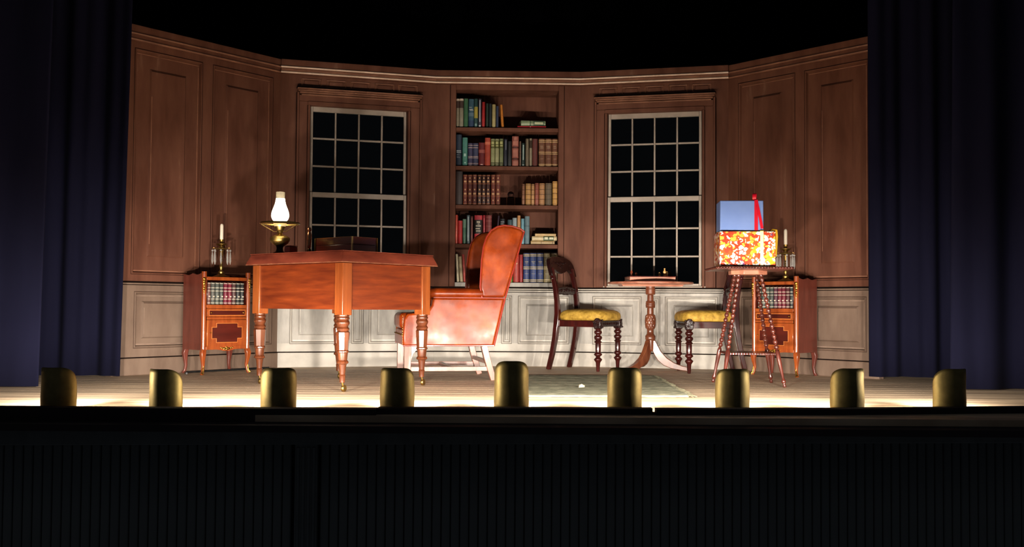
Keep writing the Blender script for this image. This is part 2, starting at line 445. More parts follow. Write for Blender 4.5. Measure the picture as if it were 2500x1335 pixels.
for k in range(4):
    x = pil.x-0.036+k*0.024
    lathe([(0.008, -1.08), (0.008, -0.165)], 10).build('reed', 'apron', ap, smooth=True).location = (x, ya+0.02, 0)

ap = APL
# black masking behind the set
bk = MB()
n = 90
vs = []; fs = []
for i in range(n+1):
    x = -4.6+9.2*i/n
    y = 9.15+0.05*math.sin(i*1.7)+0.03*math.sin(i*0.9+1)
    vs += [(x, y, 0.0), (x, y, 4.2)]
for i in range(n): fs.append((2*i, 2*i+2, 2*i+3, 2*i+1))
bk.add(vs, fs)
struct(bk.build('wall_back', 'black_cloth', None, smooth=True, solid=0.01, ang=80), 'black masking cloth hanging behind the set')

# ------------------------------------------------------------------ flats
def raised_panel(root, u0, u1, z0, z1, paint, inset=0.055, name='panel', depth=0.020, up=0.012):
    d = depth; y1 = d-up
    a = [(u0, d, z0), (u1, d, z0), (u1, d, z1), (u0, d, z1)]
    i1 = inset; i2 = inset+0.010
    b = [(u0+i1, d, z0+i1), (u1-i1, d, z0+i1), (u1-i1, d, z1-i1), (u0+i1, d, z1-i1)]
    c = [(u0+i2, y1, z0+i2), (u1-i2, y1, z0+i2), (u1-i2, y1, z1-i2), (u0+i2, y1, z1-i2)]
    k = [(u0, d+0.012, z0), (u1, d+0.012, z0), (u1, d+0.012, z1), (u0, d+0.012, z1)]
    vs = a+b+c+k
    fs = [(8, 9, 10, 11), (15, 14, 13, 12)]
    for i in range(4):
        j = (i+1) % 4
        fs += [(i, j, 4+j, 4+i), (4+i, 4+j, 8+j, 8+i), (12+i, 12+j, j, i)]
    return MB().add(vs, fs).build(name, paint, root)
def moulding(root, u0, u1, z0, z1, paint, wd=0.014, y0=-0.006, y1=0.020):
    # mitred bead round a panel opening
    vs = []
    for (o, y) in ((-0.004, 0.0), (0.002, y0), (wd*0.55, y0+0.002), (wd, y1)):
        vs += [(u0+o, y, z0+o), (u1-o, y, z0+o), (u1-o, y, z1-o), (u0+o, y, z1-o)]
    vs += [(u0-0.004, y1, z0-0.004), (u1+0.004, y1, z0-0.004), (u1+0.004, y1, z1+0.004), (u0-0.004, y1, z1+0.004)]
    fs = []
    for r in range(4):
        for i in range(4):
            j = (i+1) % 4
            fs.append((r*4+i, r*4+j, r*4+4+j, r*4+4+i))
    for i in range(4):
        j = (i+1) % 4
        fs.append((16+i, 16+j, j, i))
    return MB().add(vs, fs).build('panel_moulding', paint, root)

def panel_lines(root, u0, u1, z0, z1, ins, tone, depth=0.020, up=0.012):
    # scenic painter's lining: dark line round the opening, pale lines inside, thin lines on the raised field
    dk_, pl_ = {'brown': ('line_brown', 'bead_brown'), 'taupe': ('line_taupe', 'pale_taupe'), 'grey': ('line_grey', 'pale_grey')}[tone]
    w_ = 0.006
    vs = []
    for (o, y) in ((w_, 0.0), (w_, -0.0014), (-0.001, -0.0014), (-0.001, 0.0)):
        vs += [(u0-o, y, z0-o), (u1+o, y, z0-o), (u1+o, y, z1+o), (u0-o, y, z1+o)]
    fs = []
    for r in range(4):
        for i in range(4):
            j = (i+1) % 4; q = (r+1) % 4
            fs.append((r*4+i, r*4+j, q*4+j, q*4+i))
    MB().add(vs, fs).build('panel_line', dk_, root)
    yb = depth
    box(u0+0.020, u1-0.016, yb-0.002, yb, z1-0.028, z1-0.022).build('panel_highlight', pl_, root)
    box(u1-0.024, u1-0.019, yb-0.002, yb, z0+0.03, z1-0.035).build('panel_highlight', pl_, root)
    box(u0+0.022, u1-0.022, yb-0.002, yb, z0+0.018, z0+0.025).build('panel_highlight', pl_, root)
    yf = depth-up; i2 = ins+0.012
    if u1-u0-2*i2 > 0.06:
        box(u0+i2, u1-i2, yf-0.0015, yf, z1-i2-0.004, z1-i2).build('field_line', dk_, root)
        h_ = (z1-z0-2*i2)
        box(u0+i2, u0+i2+0.004, yf-0.0015, yf, z0+i2+h_*0.06, z0+i2+h_*0.86).build('field_highlight', pl_, root)

BASE_Z, RAIL_Z, COR_Z = 0.124, 0.640, 2.325
LOZ0, LOZ1 = 0.190, 0.575
def make_wall(name, seg, label, lower, side):
    p0, p1 = SEG[seg]; L = (p1-p0).length
    root = empty(name, (p0.x, p0.y, 0), math.atan2(p1.y-p0.y, p1.x-p0.x)); struct(root, label)
    lo = 'taupe' if side else 'grey'
    lo2 = 'taupe' if side else 'grey_light'
    def bx(nm, u0, u1, z0, z1, y0, y1, mt, bev=0.0):
        return box(u0, u1, y0, y1, z0, z1).build(nm, mt, root, bevel=bev, seg=1)
    e = 0.0
    # wainscot
    bx('backing', 0, L, 0, RAIL_Z, 0.032, 0.05, lo)
    bx('bottom_rail', 0, L, BASE_Z, LOZ0, 0.0, 0.032, lo2)
    bx('top_rail', 0, L, LOZ1, RAIL_Z-0.012, 0.0, 0.032, lo)
    edges = [0]+[x for p in lower for x in p]+[L]
    for i in range(0, len(edges), 2):
        if edges[i+1]-edges[i] > 0.004:
            bx('stile', edges[i], edges[i+1], LOZ0, LOZ1, 0.0, 0.032, lo)
    for (u0, u1) in lower:
        ins = 0.062 if u1-u0 > 0.2 else 0.02
        raised_panel(root, u0, u1, LOZ0, LOZ1, lo, inset=ins)
        moulding(root, u0, u1, LOZ0, LOZ1, lo2)
        panel_lines(root, u0, u1, LOZ0, LOZ1, ins, 'taupe' if side else 'grey')
    # baseboard with painted groove above
    bx('baseboard', 0, L, 0, BASE_Z-0.008, -0.014, 0.032, lo2, 0.003)
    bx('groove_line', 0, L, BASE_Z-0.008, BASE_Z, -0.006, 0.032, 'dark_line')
    # dado rail: dark strips colour in the shadow lines at its gaps
    bx('dado_shade_line', 0, L, 0.640, 0.652, -0.004, 0.032, 'dark_line')
    dz = lo2
    bx('dado_moulding', 0, L, 0.629, 0.640, -0.022, 0.032, dz, 0.004)
    bx('dado_shade_line', 0, L, 0.624, 0.629, -0.006, 0.032, 'dark_line')
    if not side:
        bx('dado_moulding', 0, L, 0.612, 0.624, -0.014, 0.032, dz, 0.003)
        bx('dado_shade_line', 0, L, 0.607, 0.612, -0.005, 0.032, 'dark_line')
    # cornice
    bx('frieze', 0, L, COR_Z, WALL_H, -0.030 if not side else -0.012, 0.05, 'brown', 0.003)
    bead = 'bead_pale' if not side else 'bead_brown'
    for z, r, y in ((2.377, 0.0075, -0.036), (2.336, 0.0075, -0.033)):
        yy = y if not side else y+0.018
        MB().sweep([(0, yy, z), (L, yy, z)], r, 8).build('bead', bead, root, smooth=True)
    if not side:
        bx('cove', 0, L, 2.345, 2.369, -0.034, 0.0, 'bead_brown', 0.004)
    return root, L, bx

# left side flat
lL = [(U('L', 255, 780)-0.02, U('L', 292, 780)-0.02)]
w1 = U('L', 328, 780); w2 = U('L', 486, 780)
low = [(w1, w2), (U('L', 520, 780), U('L', 662, 780))]
root, L, bx = make_wall('wall_left', 'L', 'brown panelled stage flat angled at the left', low, True)
bx('backing', 0, L, RAIL_Z, COR_Z, 0.032, 0.05, 'brown')
ups = [(U('L', 326, 400), U('L', 490, 400)), (U('L', 518, 400), U('L', 663, 400))]
Z0, Z1 = 0.705, 2.275
bx('bottom_rail', 0, L, 0.652, Z0, 0, 0.032, 'brown'); bx('top_rail', 0, L, Z1, COR_Z, 0, 0.032, 'brown')
ed = [0]+[x for p in ups for x in p]+[L]
for i in range(0, len(ed), 2): bx('stile', ed[i], ed[i+1], Z0, Z1, 0, 0.032, 'brown')
for (a, b) in ups:
    raised_panel(root, a, b, Z0, Z1, 'brown', inset=0.12, up=0.010)
    moulding(root, a, b, Z0, Z1, 'brown'); panel_lines(root, a, b, Z0, Z1, 0.12, 'brown', up=0.010)

# right side flat
low = [(U('R', 1812, 780), U('R', 1936, 780)), (U('R', 1975, 780), U('R', 2114, 780))]
root, L, bx = make_wall('wall_right', 'R', 'brown panelled stage flat angled at the right', low, True)
bx('backing', 0, L, RAIL_Z, COR_Z, 0.032, 0.05, 'brown')
ups = [(U('R', 1804, 400), U('R', 1940, 400)), (U('R', 1966, 400), U('R', 2120, 400))]
bx('bottom_rail', 0, L, 0.652, Z0, 0, 0.032, 'brown'); bx('top_rail', 0, L, Z1, COR_Z, 0, 0.032, 'brown')
ed = [0]+[x for p in ups for x in p]+[L]
for i in range(0, len(ed), 2): bx('stile', ed[i], ed[i+1], Z0, Z1, 0, 0.032, 'brown')
for (a, b) in ups:
    raised_panel(root, a, b, Z0, Z1, 'brown', inset=0.12, up=0.010)
    moulding(root, a, b, Z0, Z1, 'brown'); panel_lines(root, a, b, Z0, Z1, 0.12, 'brown', up=0.010)

# window flats
def window_flat(wname, winname, seg, lower_px, cas, sash, wlabel, label):
    low = [(U(seg, a, 790), U(seg, b, 790)) for a, b in lower_px]
    root, L, bx = make_wall(wname, seg, wlabel, low, False)
    c0, c1 = U(seg, cas[0], 450), U(seg, cas[1], 450)
    s0, s1 = U(seg, sash[0], 450), U(seg, sash[1], 450)
    zt = 2.085           # top of sash opening
    zc = 2.215           # top of head casing
    bx('panel_board', 0, s0, RAIL_Z, COR_Z, 0, 0.05, 'brown')
    bx('panel_board', s1, L, RAIL_Z, COR_Z, 0, 0.05, 'brown')
    bx('head_board', s0, s1, zt, COR_Z, 0, 0.05, 'brown')
    bx('sill_board', s0, s1, RAIL_Z, 0.662, 0, 0.05, 'brown')
    # five little panels above the head
    k = 5; span = (c1-c0)*0.97; wv = span/k
    for i in range(k):
        a = c0+(c1-c0)*0.015+i*wv+0.02; b = a+wv-0.04
        moulding(root, a, b, 2.238, 2.300, 'bead_brown', wd=0.009, y0=-0.008, y1=0.004)
        bx('frieze_panel', a+0.022, b-0.022, 2.252, 2.287, -0.007, 0.002, 'brown', 0.003)
    # window
    p0, p1 = SEG[seg]
    wr = empty(winname, root.location, root.rotation_euler.z); struct(wr, label)
    def wx(nm, u0, u1, z0, z1, y0, y1, mt, par=wr, bev=0.003):
        return box(u0, u1, y0, y1, z0, z1).build(nm, mt, par, bevel=bev, seg=1)
    for (a, b, sgn) in ((c0, s0, 1), (s1, c1, -1)):
        o, i = (a, b) if sgn > 0 else (b, a)
        ca = wx('side_casing', a, b, 0.652, zt+0.03, -0.022, 0.0, 'brown')
        wx('casing_fillet', min(o, o+sgn*0.018), max(o, o+sgn*0.018), 0.652, zc-0.03, -0.036, -0.022, 'brown', ca)
        wx('casing_line', min(o-sgn*0.006, o), max(o-sgn*0.006, o), 0.652, zc-0.03, -0.004, 0.0, 'line_brown', ca, 0)
        wx('casing_line', min(i-sgn*0.026, i-sgn*0.021), max(i-sgn*0.026, i-sgn*0.021), 0.652, zt, -0.0235, -0.022, 'line_brown', ca, 0)
        wx('casing_fillet', min(i-sgn*0.020, i), max(i-sgn*0.020, i), 0.652, zt, -0.032, -0.022, 'brown', ca)
    hd = wx('head_casing', c0+0.01, c1-0.01, zt+0.03, zc-0.05, -0.028, 0.0, 'brown')
    wx('head_fillet', s0-0.02, s1+0.02, zt+0.0, zt+0.03, -0.036, -0.0, 'brown', hd)
    # mitred crown above the head
    st = [(zc-0.056, 0.034, 0.040), (zc-0.040, 0.020, 0.050), (zc-0.026, 0.008, 0.060), (zc-0.012, 0.0, 0.070)]
    for (z, ins, pr) in st:
        wx('crown_moulding', c0+ins, c1-ins, z, z+0.0125, -pr, 0.0, 'bead_brown', hd)
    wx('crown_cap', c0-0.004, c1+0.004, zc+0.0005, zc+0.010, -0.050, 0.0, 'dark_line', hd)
    wx('stool', s0-0.03, s1+0.03, 0.652, 0.664, -0.030, 0.02, 'sash')
    # sashes
    zm = 1.382
    def sash_unit(nm, z0, z1, y, top, bot):
        su = empty(nm, (0, 0, 0), 0, wr)
        t = 0.021; mt = 0.0145; yb = y+0.028
        g0, g1 = s0+0.004+t, s1-0.004-t; h0, h1 = z0+bot, z1-top
        wx('sash_stile', s0+0.004, g0, z0, z1, y, yb, 'sash', su, 0.002)
        wx('sash_stile', g1, s1-0.004, z0, z1, y, yb, 'sash', su, 0.002)
        wx('sash_rail', g0, g1, h1, z1, y, yb, 'sash', su, 0.002)
        wx('sash_rail', g0, g1, z0, h0, y, yb, 'sash', su, 0.002)
        cw = (g1-g0-3*mt)/4; rh = (h1-h0-2*mt)/3
        for i in range(3):
            a = g0+(i+1)*cw+i*mt
            wx('muntin', a, a+mt, h0, h1, y+0.004, yb-0.004, 'sash', su, 0.003)
            if i < 2:
                b = h0+(i+1)*rh+i*mt
                for j in range(4):
                    c = g0+j*(cw+mt)
                    wx('muntin', c, c+cw, b, b+mt, y+0.005, yb-0.005, 'sash', su, 0.003)
        pane = None
        for r_ in range(3):
            for c_ in range(4):
                pos = (g0+c_*(cw+mt), y+0.016, h0+r_*(rh+mt))
                if pane is None:
                    pane = box(0, cw, 0, 0.003, 0, rh).build('pane', 'pane', su); pane.location = pos
                else:
                    child_copy(pane, su, pos)
    sash_unit('upper_sash', zm, zt, 0.022, 0.040, 0.010)
    sash_unit('lower_sash', 0.664, zm+0.012, -0.008, 0.040, 0.020)
window_flat('wall_rear_left', 'window_1', 'RL', [(709, 838), (860, 886), (902, 1040)], (722, 1027), (755, 993),
            'brown flat over grey wainscot holding the window behind the desk', 'sash window of twenty-four dark panes behind the desk')
window_flat('wall_rear_right', 'window_2', 'RR', [(1448, 1564), (1582, 1610), (1625, 1750)], (1452, 1747), (1483, 1714),
            'brown flat over grey wainscot holding the window behind the chess table', 'sash window of twenty-four dark panes behind the chess table')

# centre flat with bookcase niche
low = [(U('RC', 1088, 790), U('RC', 1208, 790)), (U('RC', 1226, 790), U('RC', 1248, 790)), (U('RC', 1266, 790), U('RC', 1388, 790))]
root, L, bx = make_wall('wall_rear', 'RC', 'brown flat over grey wainscot around the bookcase niche', low, False)
BK0, BK1 = U('RC', 1112, 450), U('RC', 1362.5, 450)
BKT, BKB = 2.285, 0.688
bx('panel_board', 0, BK0, RAIL_Z, COR_Z, 0, 0.05, 'brown')
bx('panel_board', BK1, L, RAIL_Z, COR_Z, 0, 0.05, 'brown')
bx('head_board', BK0, BK1, BKT, COR_Z, 0, 0.05, 'brown')
bx('sill_board', BK0, BK1, RAIL_Z, BKB-0.035, 0, 0.05, 'grey')
RCX = (root.location.x, root.location.y); RCR = root.rotation_euler.z
bc = empty('bookcase', (RCX[0], RCX[1], 0), RCR)
tag(bc, 'built-in open bookcase of five shelves between the two windows', 'bookcase')
NIC = 0.27
def bcx(nm, u0, u1, z0, z1, y0, y1, mt='brown', bev=0.002):
    return box(u0, u1, y0, y1, z0, z1).build(nm, mt, bc, bevel=bev, seg=1)
bcx('back_panel', BK0-0.02, BK1+0.02, BKB-0.03, BKT+0.02, NIC, NIC+0.02)
bcx('side_panel', BK0-0.02, BK0, BKB-0.03, BKT+0.02, 0.051, NIC)
bcx('side_panel', BK1, BK1+0.02, BKB-0.03, BKT+0.02, 0.051, NIC)
bcx('top_panel', BK0, BK1, BKT, BKT+0.02, 0.051, NIC)
bcx('bottom_shelf', BK0+0.001, BK1-0.001, BKB-0.034, BKB, -0.006, NIC, 'grey')
bcx('face_stile', BK0-0.046, BK0-0.001, RAIL_Z+0.013, COR_Z-0.001, -0.008, -0.0005)
bcx('face_stile', BK1+0.001, BK1+0.046, RAIL_Z+0.013, COR_Z-0.001, -0.008, -0.0005)
for (a_, b_) in ((BK0-0.051, BK0-0.046), (BK1+0.046, BK1+0.051)):
    bcx('stile_line', a_, b_, RAIL_Z+0.013, COR_Z-0.001, -0.003, -0.0005, 'line_brown', 0)
SHZ = [wl('RC', 1237, y)[1] for y in (311.5, 405.5, 500.5, 596.0)]
for z in SHZ:
    bcx('shelf', BK0+0.001, BK1-0.001, z-0.032, z, 0.004, NIC)
SHZ.append(BKB)

# ------------------------------------------------------------------ books
def to_world(u, y, z):
    return Vector((RCX[0]+u*math.cos(RCR)-y*math.sin(RCR), RCX[1]+u*math.sin(RCR)+y*math.cos(RCR), z))
def spine_section(w_, d_, off=0.0, depth=None):
    dd = d_ if depth is None else depth
    return [(-w_/2-off, dd), (-w_/2-off, 0.006), (-w_*0.30, -0.001-off), (0, -0.003-off), (w_*0.30, -0.001-off), (w_/2+off, 0.006), (w_/2+off, dd)]
def book(loc, rz, w_, h_, d_, col, style, label, group, lean=0.0, flat=False, cat='book'):
    w_ = max(w_, 0.008)
    o = MB().prism(spine_section(w_, d_), 0, h_, 'z').build('book', book_mat(col), None, bevel=0.0012, seg=1)
    o.location = loc; o.rotation_euler = (0, lean, rz)
    if flat:
        o.rotation_euler = (0, PI/2, rz)
    tag(o, label, cat, group)
    box(-w_/2+0.002, w_/2-0.002, 0.008, d_+0.001, h_, h_+0.0012).build('page_block', 'pages', o)
    def strip(nm, z0, z1, m_, off=0.0008):
        return MB().prism(spine_section(w_*0.98, d_, off, 0.012), z0*h_, z1*h_, 'z').build(nm, m_, o)
    def dash(nm, z0, z1, x0, x1, m_):
        return box(x0*w_, x1*w_, -0.0045, -0.002, z0*h_, z1*h_).build(nm, m_, o)
    for st in style:
        k = st[0]
        if k == 'bands':
            mb = MB()
            for zc in st[1]:
                mb.prism(spine_section(w_*0.98, d_, 0.001, 0.010), (zc-0.014)*h_, (zc+0.014)*h_, 'z')
            mb.build('gilt_bands', 'gold_band' if len(st) < 3 else book_mat(st[2]), o)['kind'] = 'stuff'
        elif k == 'label':
            strip('spine_label', st[1], st[2], book_mat(st[3]))
        elif k == 'dash':
            mb = MB()
            for (a, b, x0, x1) in st[1]:
                mb.box(x0*w_, x1*w_, -0.0050, -0.002, a*h_, b*h_)
            mb.build('title_lettering', book_mat(st[2]), o)['kind'] = 'stuff'
    return o
GB8 = [('bands', [0.07, 0.14, 0.36, 0.64, 0.70, 0.95])]
GOLD = [('bands', [0.06, 0.12, 0.46, 0.52, 0.88, 0.94], (206, 172, 110))]
ORD = ['first', 'second', 'third', 'fourth', 'fifth', 'sixth', 'seventh', 'eighth', 'ninth', 'tenth', 'eleventh', 'twelfth', 'thirteenth',
       'fourteenth', 'fifteenth', 'sixteenth', 'seventeenth', 'eighteenth', 'nineteenth', 'twentieth', 'twenty-first']
WT = (200, 200, 196)
def shelf_row(idx, sc, ox, oy, rows, shelf):
    z = SHZ[idx]
    for r_ in rows:
        x0, x1, yt, col, style, desc = r_[:6]
        lean = r_[6] if len(r_) > 6 else 0.0
        px0, px1, py = ox+x0/sc, ox+x1/sc, oy+yt/sc
        u0, u1 = U('RC', px0, py), U('RC', px1, py)
        h = wl('RC', (px0+px1)/2, py)[1]-z
        w_ = u1-u0
        if lean: w_ *= 0.62
        lift = abs(math.sin(lean))*w_/2+0.0005
        uc = (u0+u1)/2-(math.sin(lean)*h/2 if lean else 0)
        dp = random.uniform(0.022, 0.034)
        book(to_world(uc, dp, z+lift), RCR, w_*0.965, h, random.uniform(0.13, 0.16), col, style,
             desc+', '+shelf, 'books on the '+shelf.split(' of ')[0].replace('on the ', '')+' of the bookcase', lean)
k5 = 4.767
TS = 'on the top bookcase shelf'
shelf_row(0, k5, 1090, 180, [
    (114, 149, 283, (140, 130, 108), [('label', .68, .92, (70, 50, 42)), ('label', .93, 1, (196, 176, 156))], 'leftmost grey-tan book with brown title panel'),
    (150, 198, 283, (138, 132, 112), [('label', .68, .92, (72, 54, 46)), ('label', .93, 1, (196, 180, 160))], 'grey-tan book with brown title panel touching the plain green book'),
    (202, 252, 280, (62, 104, 72), [], 'plain mid-green cloth book'),
    (257, 320, 285, (56, 88, 104), [('dash', [(.70, .715, -.4, .1), (.63, .65, -.4, .3), (.60, .62, -.3, .42)], WT), ('label', .40, .52, (98, 122, 136)), ('label', .0, .26, (50, 68, 98))], 'steel-blue book with white title lettering'),
    (323, 366, 283, (44, 74, 72), [('label', .33, .72, (176, 160, 70)), ('dash', [(.06, .14, -.3, .3)], (120, 150, 146))], 'dark teal book with long yellow label'),
    (371, 409, 283, (62, 60, 72), [('dash', [(.20, .95, -.16, .16)], (186, 184, 190)), ('dash', [(.04, .09, -.3, .3)], WT)], 'slate book with white stripe down the spine'),
    (413, 450, 320, (176, 40, 40), [], 'bright red book'),
    (458, 492, 335, (42, 56, 46), [], 'very dark green book beside the bright red one'),
    (494, 528, 340, (34, 40, 44), [], 'near-black book beside the narrow tan one', ),
    (531, 574, 350, (176, 160, 108), [], 'narrow tan book'),
    (577, 609, 370, (48, 58, 84), [], 'narrow navy book beside the leaning orange one'),
    (622, 674, 352, (204, 122, 40), [], 'orange book leaning left at the end of its row', -0.07),
], TS)
SS = 'on the second bookcase shelf'
OLV = (148, 150, 104)
ol = [('label', .66, .93, (84, 84, 40)), ('dash', [(.80, .90, -.36, .36), (.72, .77, -.36, .36)], (170, 168, 110)), ('bands', [.08, .13], (60, 60, 34))]
bl = [('bands', [.05, .12, .36, .42, .80, .90], (170, 146, 140))]
cb = [('bands', [.04, .09, .46, .52, .88, .94], (196, 160, 112)), ('dash', [(.72, .74, -.3, .2), (.66, .68, -.25, .25), (.28, .29, -.25, .25)], (170, 140, 110))]
shelf_row(1, k5, 1090, 180, [
    (112, 178, 700, (36, 48, 64), [('dash', [(.47, .50, -.4, .4), (.42, .45, -.4, .42), (.36, .37, -.4, .1), (.31, .32, -.4, .0), (.27, .28, -.4, .2)], (150, 156, 160))], 'tall navy book with white lettering at the left end'),
    (185, 246, 735, (74, 128, 116), [('dash', [(.34, .44, -.22, .22), (.10, .14, -.1, .2)], (170, 206, 194))], 'teal book with pale round emblem'),
    (251, 306, 800, (58, 54, 82), bl, 'blue-violet book with pale bands beside the teal one'),
    (308, 371, 800, (56, 58, 84), bl, 'blue-violet book with pale bands beside the dark red one'),
    (375, 447, 795, (100, 24, 28), [('label', .56, .70, (146, 74, 66)), ('dash', [(.06, .09, -.2, .2)], (220, 180, 170))], 'short dark red book with boxed title'),
    (448, 513, 740, (170, 66, 46), [('label', .76, .86, (208, 112, 84))], 'rust-red book with lighter title panel'),
    (516, 564, 750, OLV, ol, 'leftmost of three olive-cream art nouveau books'),
    (566, 613, 750, (160, 158, 116), ol, 'middle of three olive-cream art nouveau books'),
    (617, 663, 750, (120, 126, 86), ol, 'rightmost of three olive-cream art nouveau books'),
    (668, 710, 755, (40, 42, 54), [('dash', [(.60, .95, .05, .2)], (150, 150, 160))], 'blue-black book with a thin white line'),
    (713, 761, 780, (36, 36, 36), [], 'plain charcoal book left of the carved-looking brown one'),
    (764, 843, 722, (150, 84, 70), [('label', .60, .66, (84, 40, 32)), ('label', .22, .28, (80, 38, 28)), ('dash', [(.86, .97, -.2, .2), (.70, .84, -.36, .36), (.32, .56, -.36, .36), (.04, .18, -.36, .36)], (176, 110, 92))], 'broad reddish-brown book with ornate embossed spine'),
    (850, 871, 780, (124, 96, 80), [], 'very thin brown book'),
    (875, 916, 800, (26, 44, 40), [('dash', [(.28, .92, -.15, .2), (.06, .09, -.3, .3)], (160, 176, 166))], 'short black-green book with vertical white title'),
    (922, 963, 750, (110, 96, 76), [('dash', [(.60, .95, -.1, .05)], (150, 136, 110))], 'mottled grey-brown book'),
    (967, 1000, 745, (140, 128, 104), [('label', .66, .92, (60, 46, 32))], 'narrow stone-coloured book with dark label'),
    (1002, 1065, 750, (96, 46, 40), [], 'plain maroon-brown book'),
    (1076, 1150, 750, (106, 66, 44), cb, 'leftmost of three wide brown books with double gilt bands'),
    (1153, 1228, 750, (106, 64, 44), cb, 'middle of three wide brown books with double gilt bands'),
    (1232, 1300, 750, (108, 64, 42), cb, 'rightmost of three wide brown books with double gilt bands'),
], SS)
k6 = 4.173
T3 = 'on the third bookcase shelf'
g8 = [('bands', [.04, .30, .70, .97], (140, 84, 54)), ('dash', [(.14, .18, -.14, .14), (.48, .53, -.14, .14), (.86, .91, -.14, .14), (.34, .40, -.3, .3), (.74, .80, -.3, .3)], (196, 150, 104))]
rows = [(95, 165, 72, (52, 40, 38), [], 'plain dark brown book at the left end')]
for i, (a, b) in enumerate([(170, 213), (217, 262), (265, 310), (317, 358), (361, 401), (405, 447), (455, 499), (504, 550)]):
    c = [(104, 44, 34), (92, 42, 34), (84, 38, 34), (60, 36, 32), (64, 38, 34), (66, 36, 32), (106, 48, 36), (108, 52, 42)][i]
    rows.append((a, b, 105, c, g8, '%s of eight brown leather volumes with gilt stars' % ORD[i]))
GT = lambda c: [('bands', [.06, .28, .50, .72, .94], c)]
rows += [
    (770, 801, 200, (146, 100, 74), GT((90, 56, 40)), 'thin pinkish-brown antique book starting the right-hand group'),
    (808, 862, 197, (180, 134, 78), GT((110, 76, 40)), 'wide golden tan antique book'),
    (865, 899, 202, (186, 140, 92), GT((116, 76, 44)), 'narrow tan antique book'),
    (903, 943, 193, (150, 82, 64), GT((112, 56, 44)), 'reddish brown antique book'),
    (947, 1004, 195, (176, 128, 84), GT((104, 68, 40)), 'wide tan antique book with dark bands'),
    (1009, 1076, 193, (98, 82, 62), GT((64, 54, 40)), 'olive-brown antique book'),
    (1083, 1134, 175, (196, 146, 80), GT((126, 84, 40)), 'tallest golden antique book at the right end')]
shelf_row(2, k6, 1090, 400, rows, T3)
T4 = 'on the fourth bookcase shelf'
shelf_row(3, k6, 1090, 400, [
    (89, 115, 517, (190, 74, 58), [], 'thin salmon-red book at the left end'),
    (118, 162, 575, (176, 38, 40), [], 'short scarlet book'),
    (165, 200, 560, (66, 104, 84), [('label', .66, 1, (98, 132, 112))], 'green book with paler top'),
    (205, 241, 520, (72, 86, 92), [('dash', [(.1, .95, -.2, .15)], (160, 174, 174))], 'slate-grey book with pale stripe'),
    (245, 272, 530, (92, 44, 42), [('dash', [(.05, .95, -.1, .2)], (134, 88, 80))], 'thin dark maroon book'),
    (284, 366, 520, (166, 34, 46), [('label', .36, .84, (26, 20, 16)), ('dash', [(.74, .79, -.2, .22), (.68, .71, -.1, .15), (.61, .65, -.32, .34), (.52, .55, -.36, .2), (.44, .47, -.3, .3)], (186, 172, 150))], 'wide crimson book with black lettered panel'),
    (370, 397, 520, (158, 40, 50), [('dash', [(.3, .9, -.1, .15)], (200, 100, 104))], 'thin crimson book with pink stripe'),
    (400, 462, 520, (124, 48, 48), [('bands', [.62, .80, .93], (150, 84, 78))], 'dull red book with faint horizontal lines'),
    (504, 536, 525, (70, 54, 68), [], 'dark purple book leaning right behind the armchair top', 0.09),
    (545, 598, 556, (28, 28, 32), [('dash', [(.86, .89, -.36, .36), (.78, .81, -.36, .2), (.70, .73, -.3, .36)], (150, 150, 152))], 'black book with grey lettering behind the armchair top'),
    (624, 670, 567, (66, 88, 96), [], 'grey-teal book behind the armchair top'),
    (673, 718, 547, (150, 164, 170), [], 'pale blue-grey book'),
    (722, 757, 523, (196, 140, 90), [], 'orange-tan book'),
    (760, 796, 555, (110, 158, 172), [], 'light blue book'),
    (800, 849, 530, (98, 122, 130), [('label', .64, .66, (60, 80, 88))], 'grey-blue book ending the upright row'),
], T4)
T5 = 'on the bottom bookcase shelf'
bb = [('bands', [.05, .10, .47, .53, .90, .95], (198, 178, 130)), ('dash', [(.70, .72, -.3, .3), (.66, .67, -.2, .2), (.30, .31, -.3, .3)], (170, 160, 130))]
shelf_row(4, k6, 1090, 400, [
    (88, 132, 918, (202, 190, 160), [], 'cream book leaning left at the left end', -0.06),
    (118, 172, 943, (182, 164, 130), [], 'beige book leaning on the cream one', -0.07),
    (157, 196, 920, (176, 66, 58), [], 'red book leaning behind the chair wing', -0.07),
    (634, 678, 915, (96, 128, 52), [], 'grass-green book half behind the armchair'),
    (682, 741, 922, (170, 58, 50), [('dash', [(.88, .90, -.3, .3), (.78, .84, -.3, .1), (.66, .70, -.3, .25)], (220, 160, 120))], 'red book with gold title beside the green one'),
    (743, 781, 922, (150, 42, 44), [], 'narrow red book beside the gilt blue set'),
    (786, 850, 907, (52, 66, 116), bb, 'first of three navy books with gilt bands'),
    (853, 921, 907, (54, 70, 122), bb, 'second of three navy books with gilt bands'),
    (925, 991, 907, (54, 68, 118), bb, 'third of three navy books with gilt bands'),
    (995, 1061, 907, (112, 98, 66), bb, 'brown-gold book with gilt bands next to the navy set'),
    (1066, 1134, 907, (92, 74, 56), bb, 'brown banded book behind the dining chair crest'),
], T5)
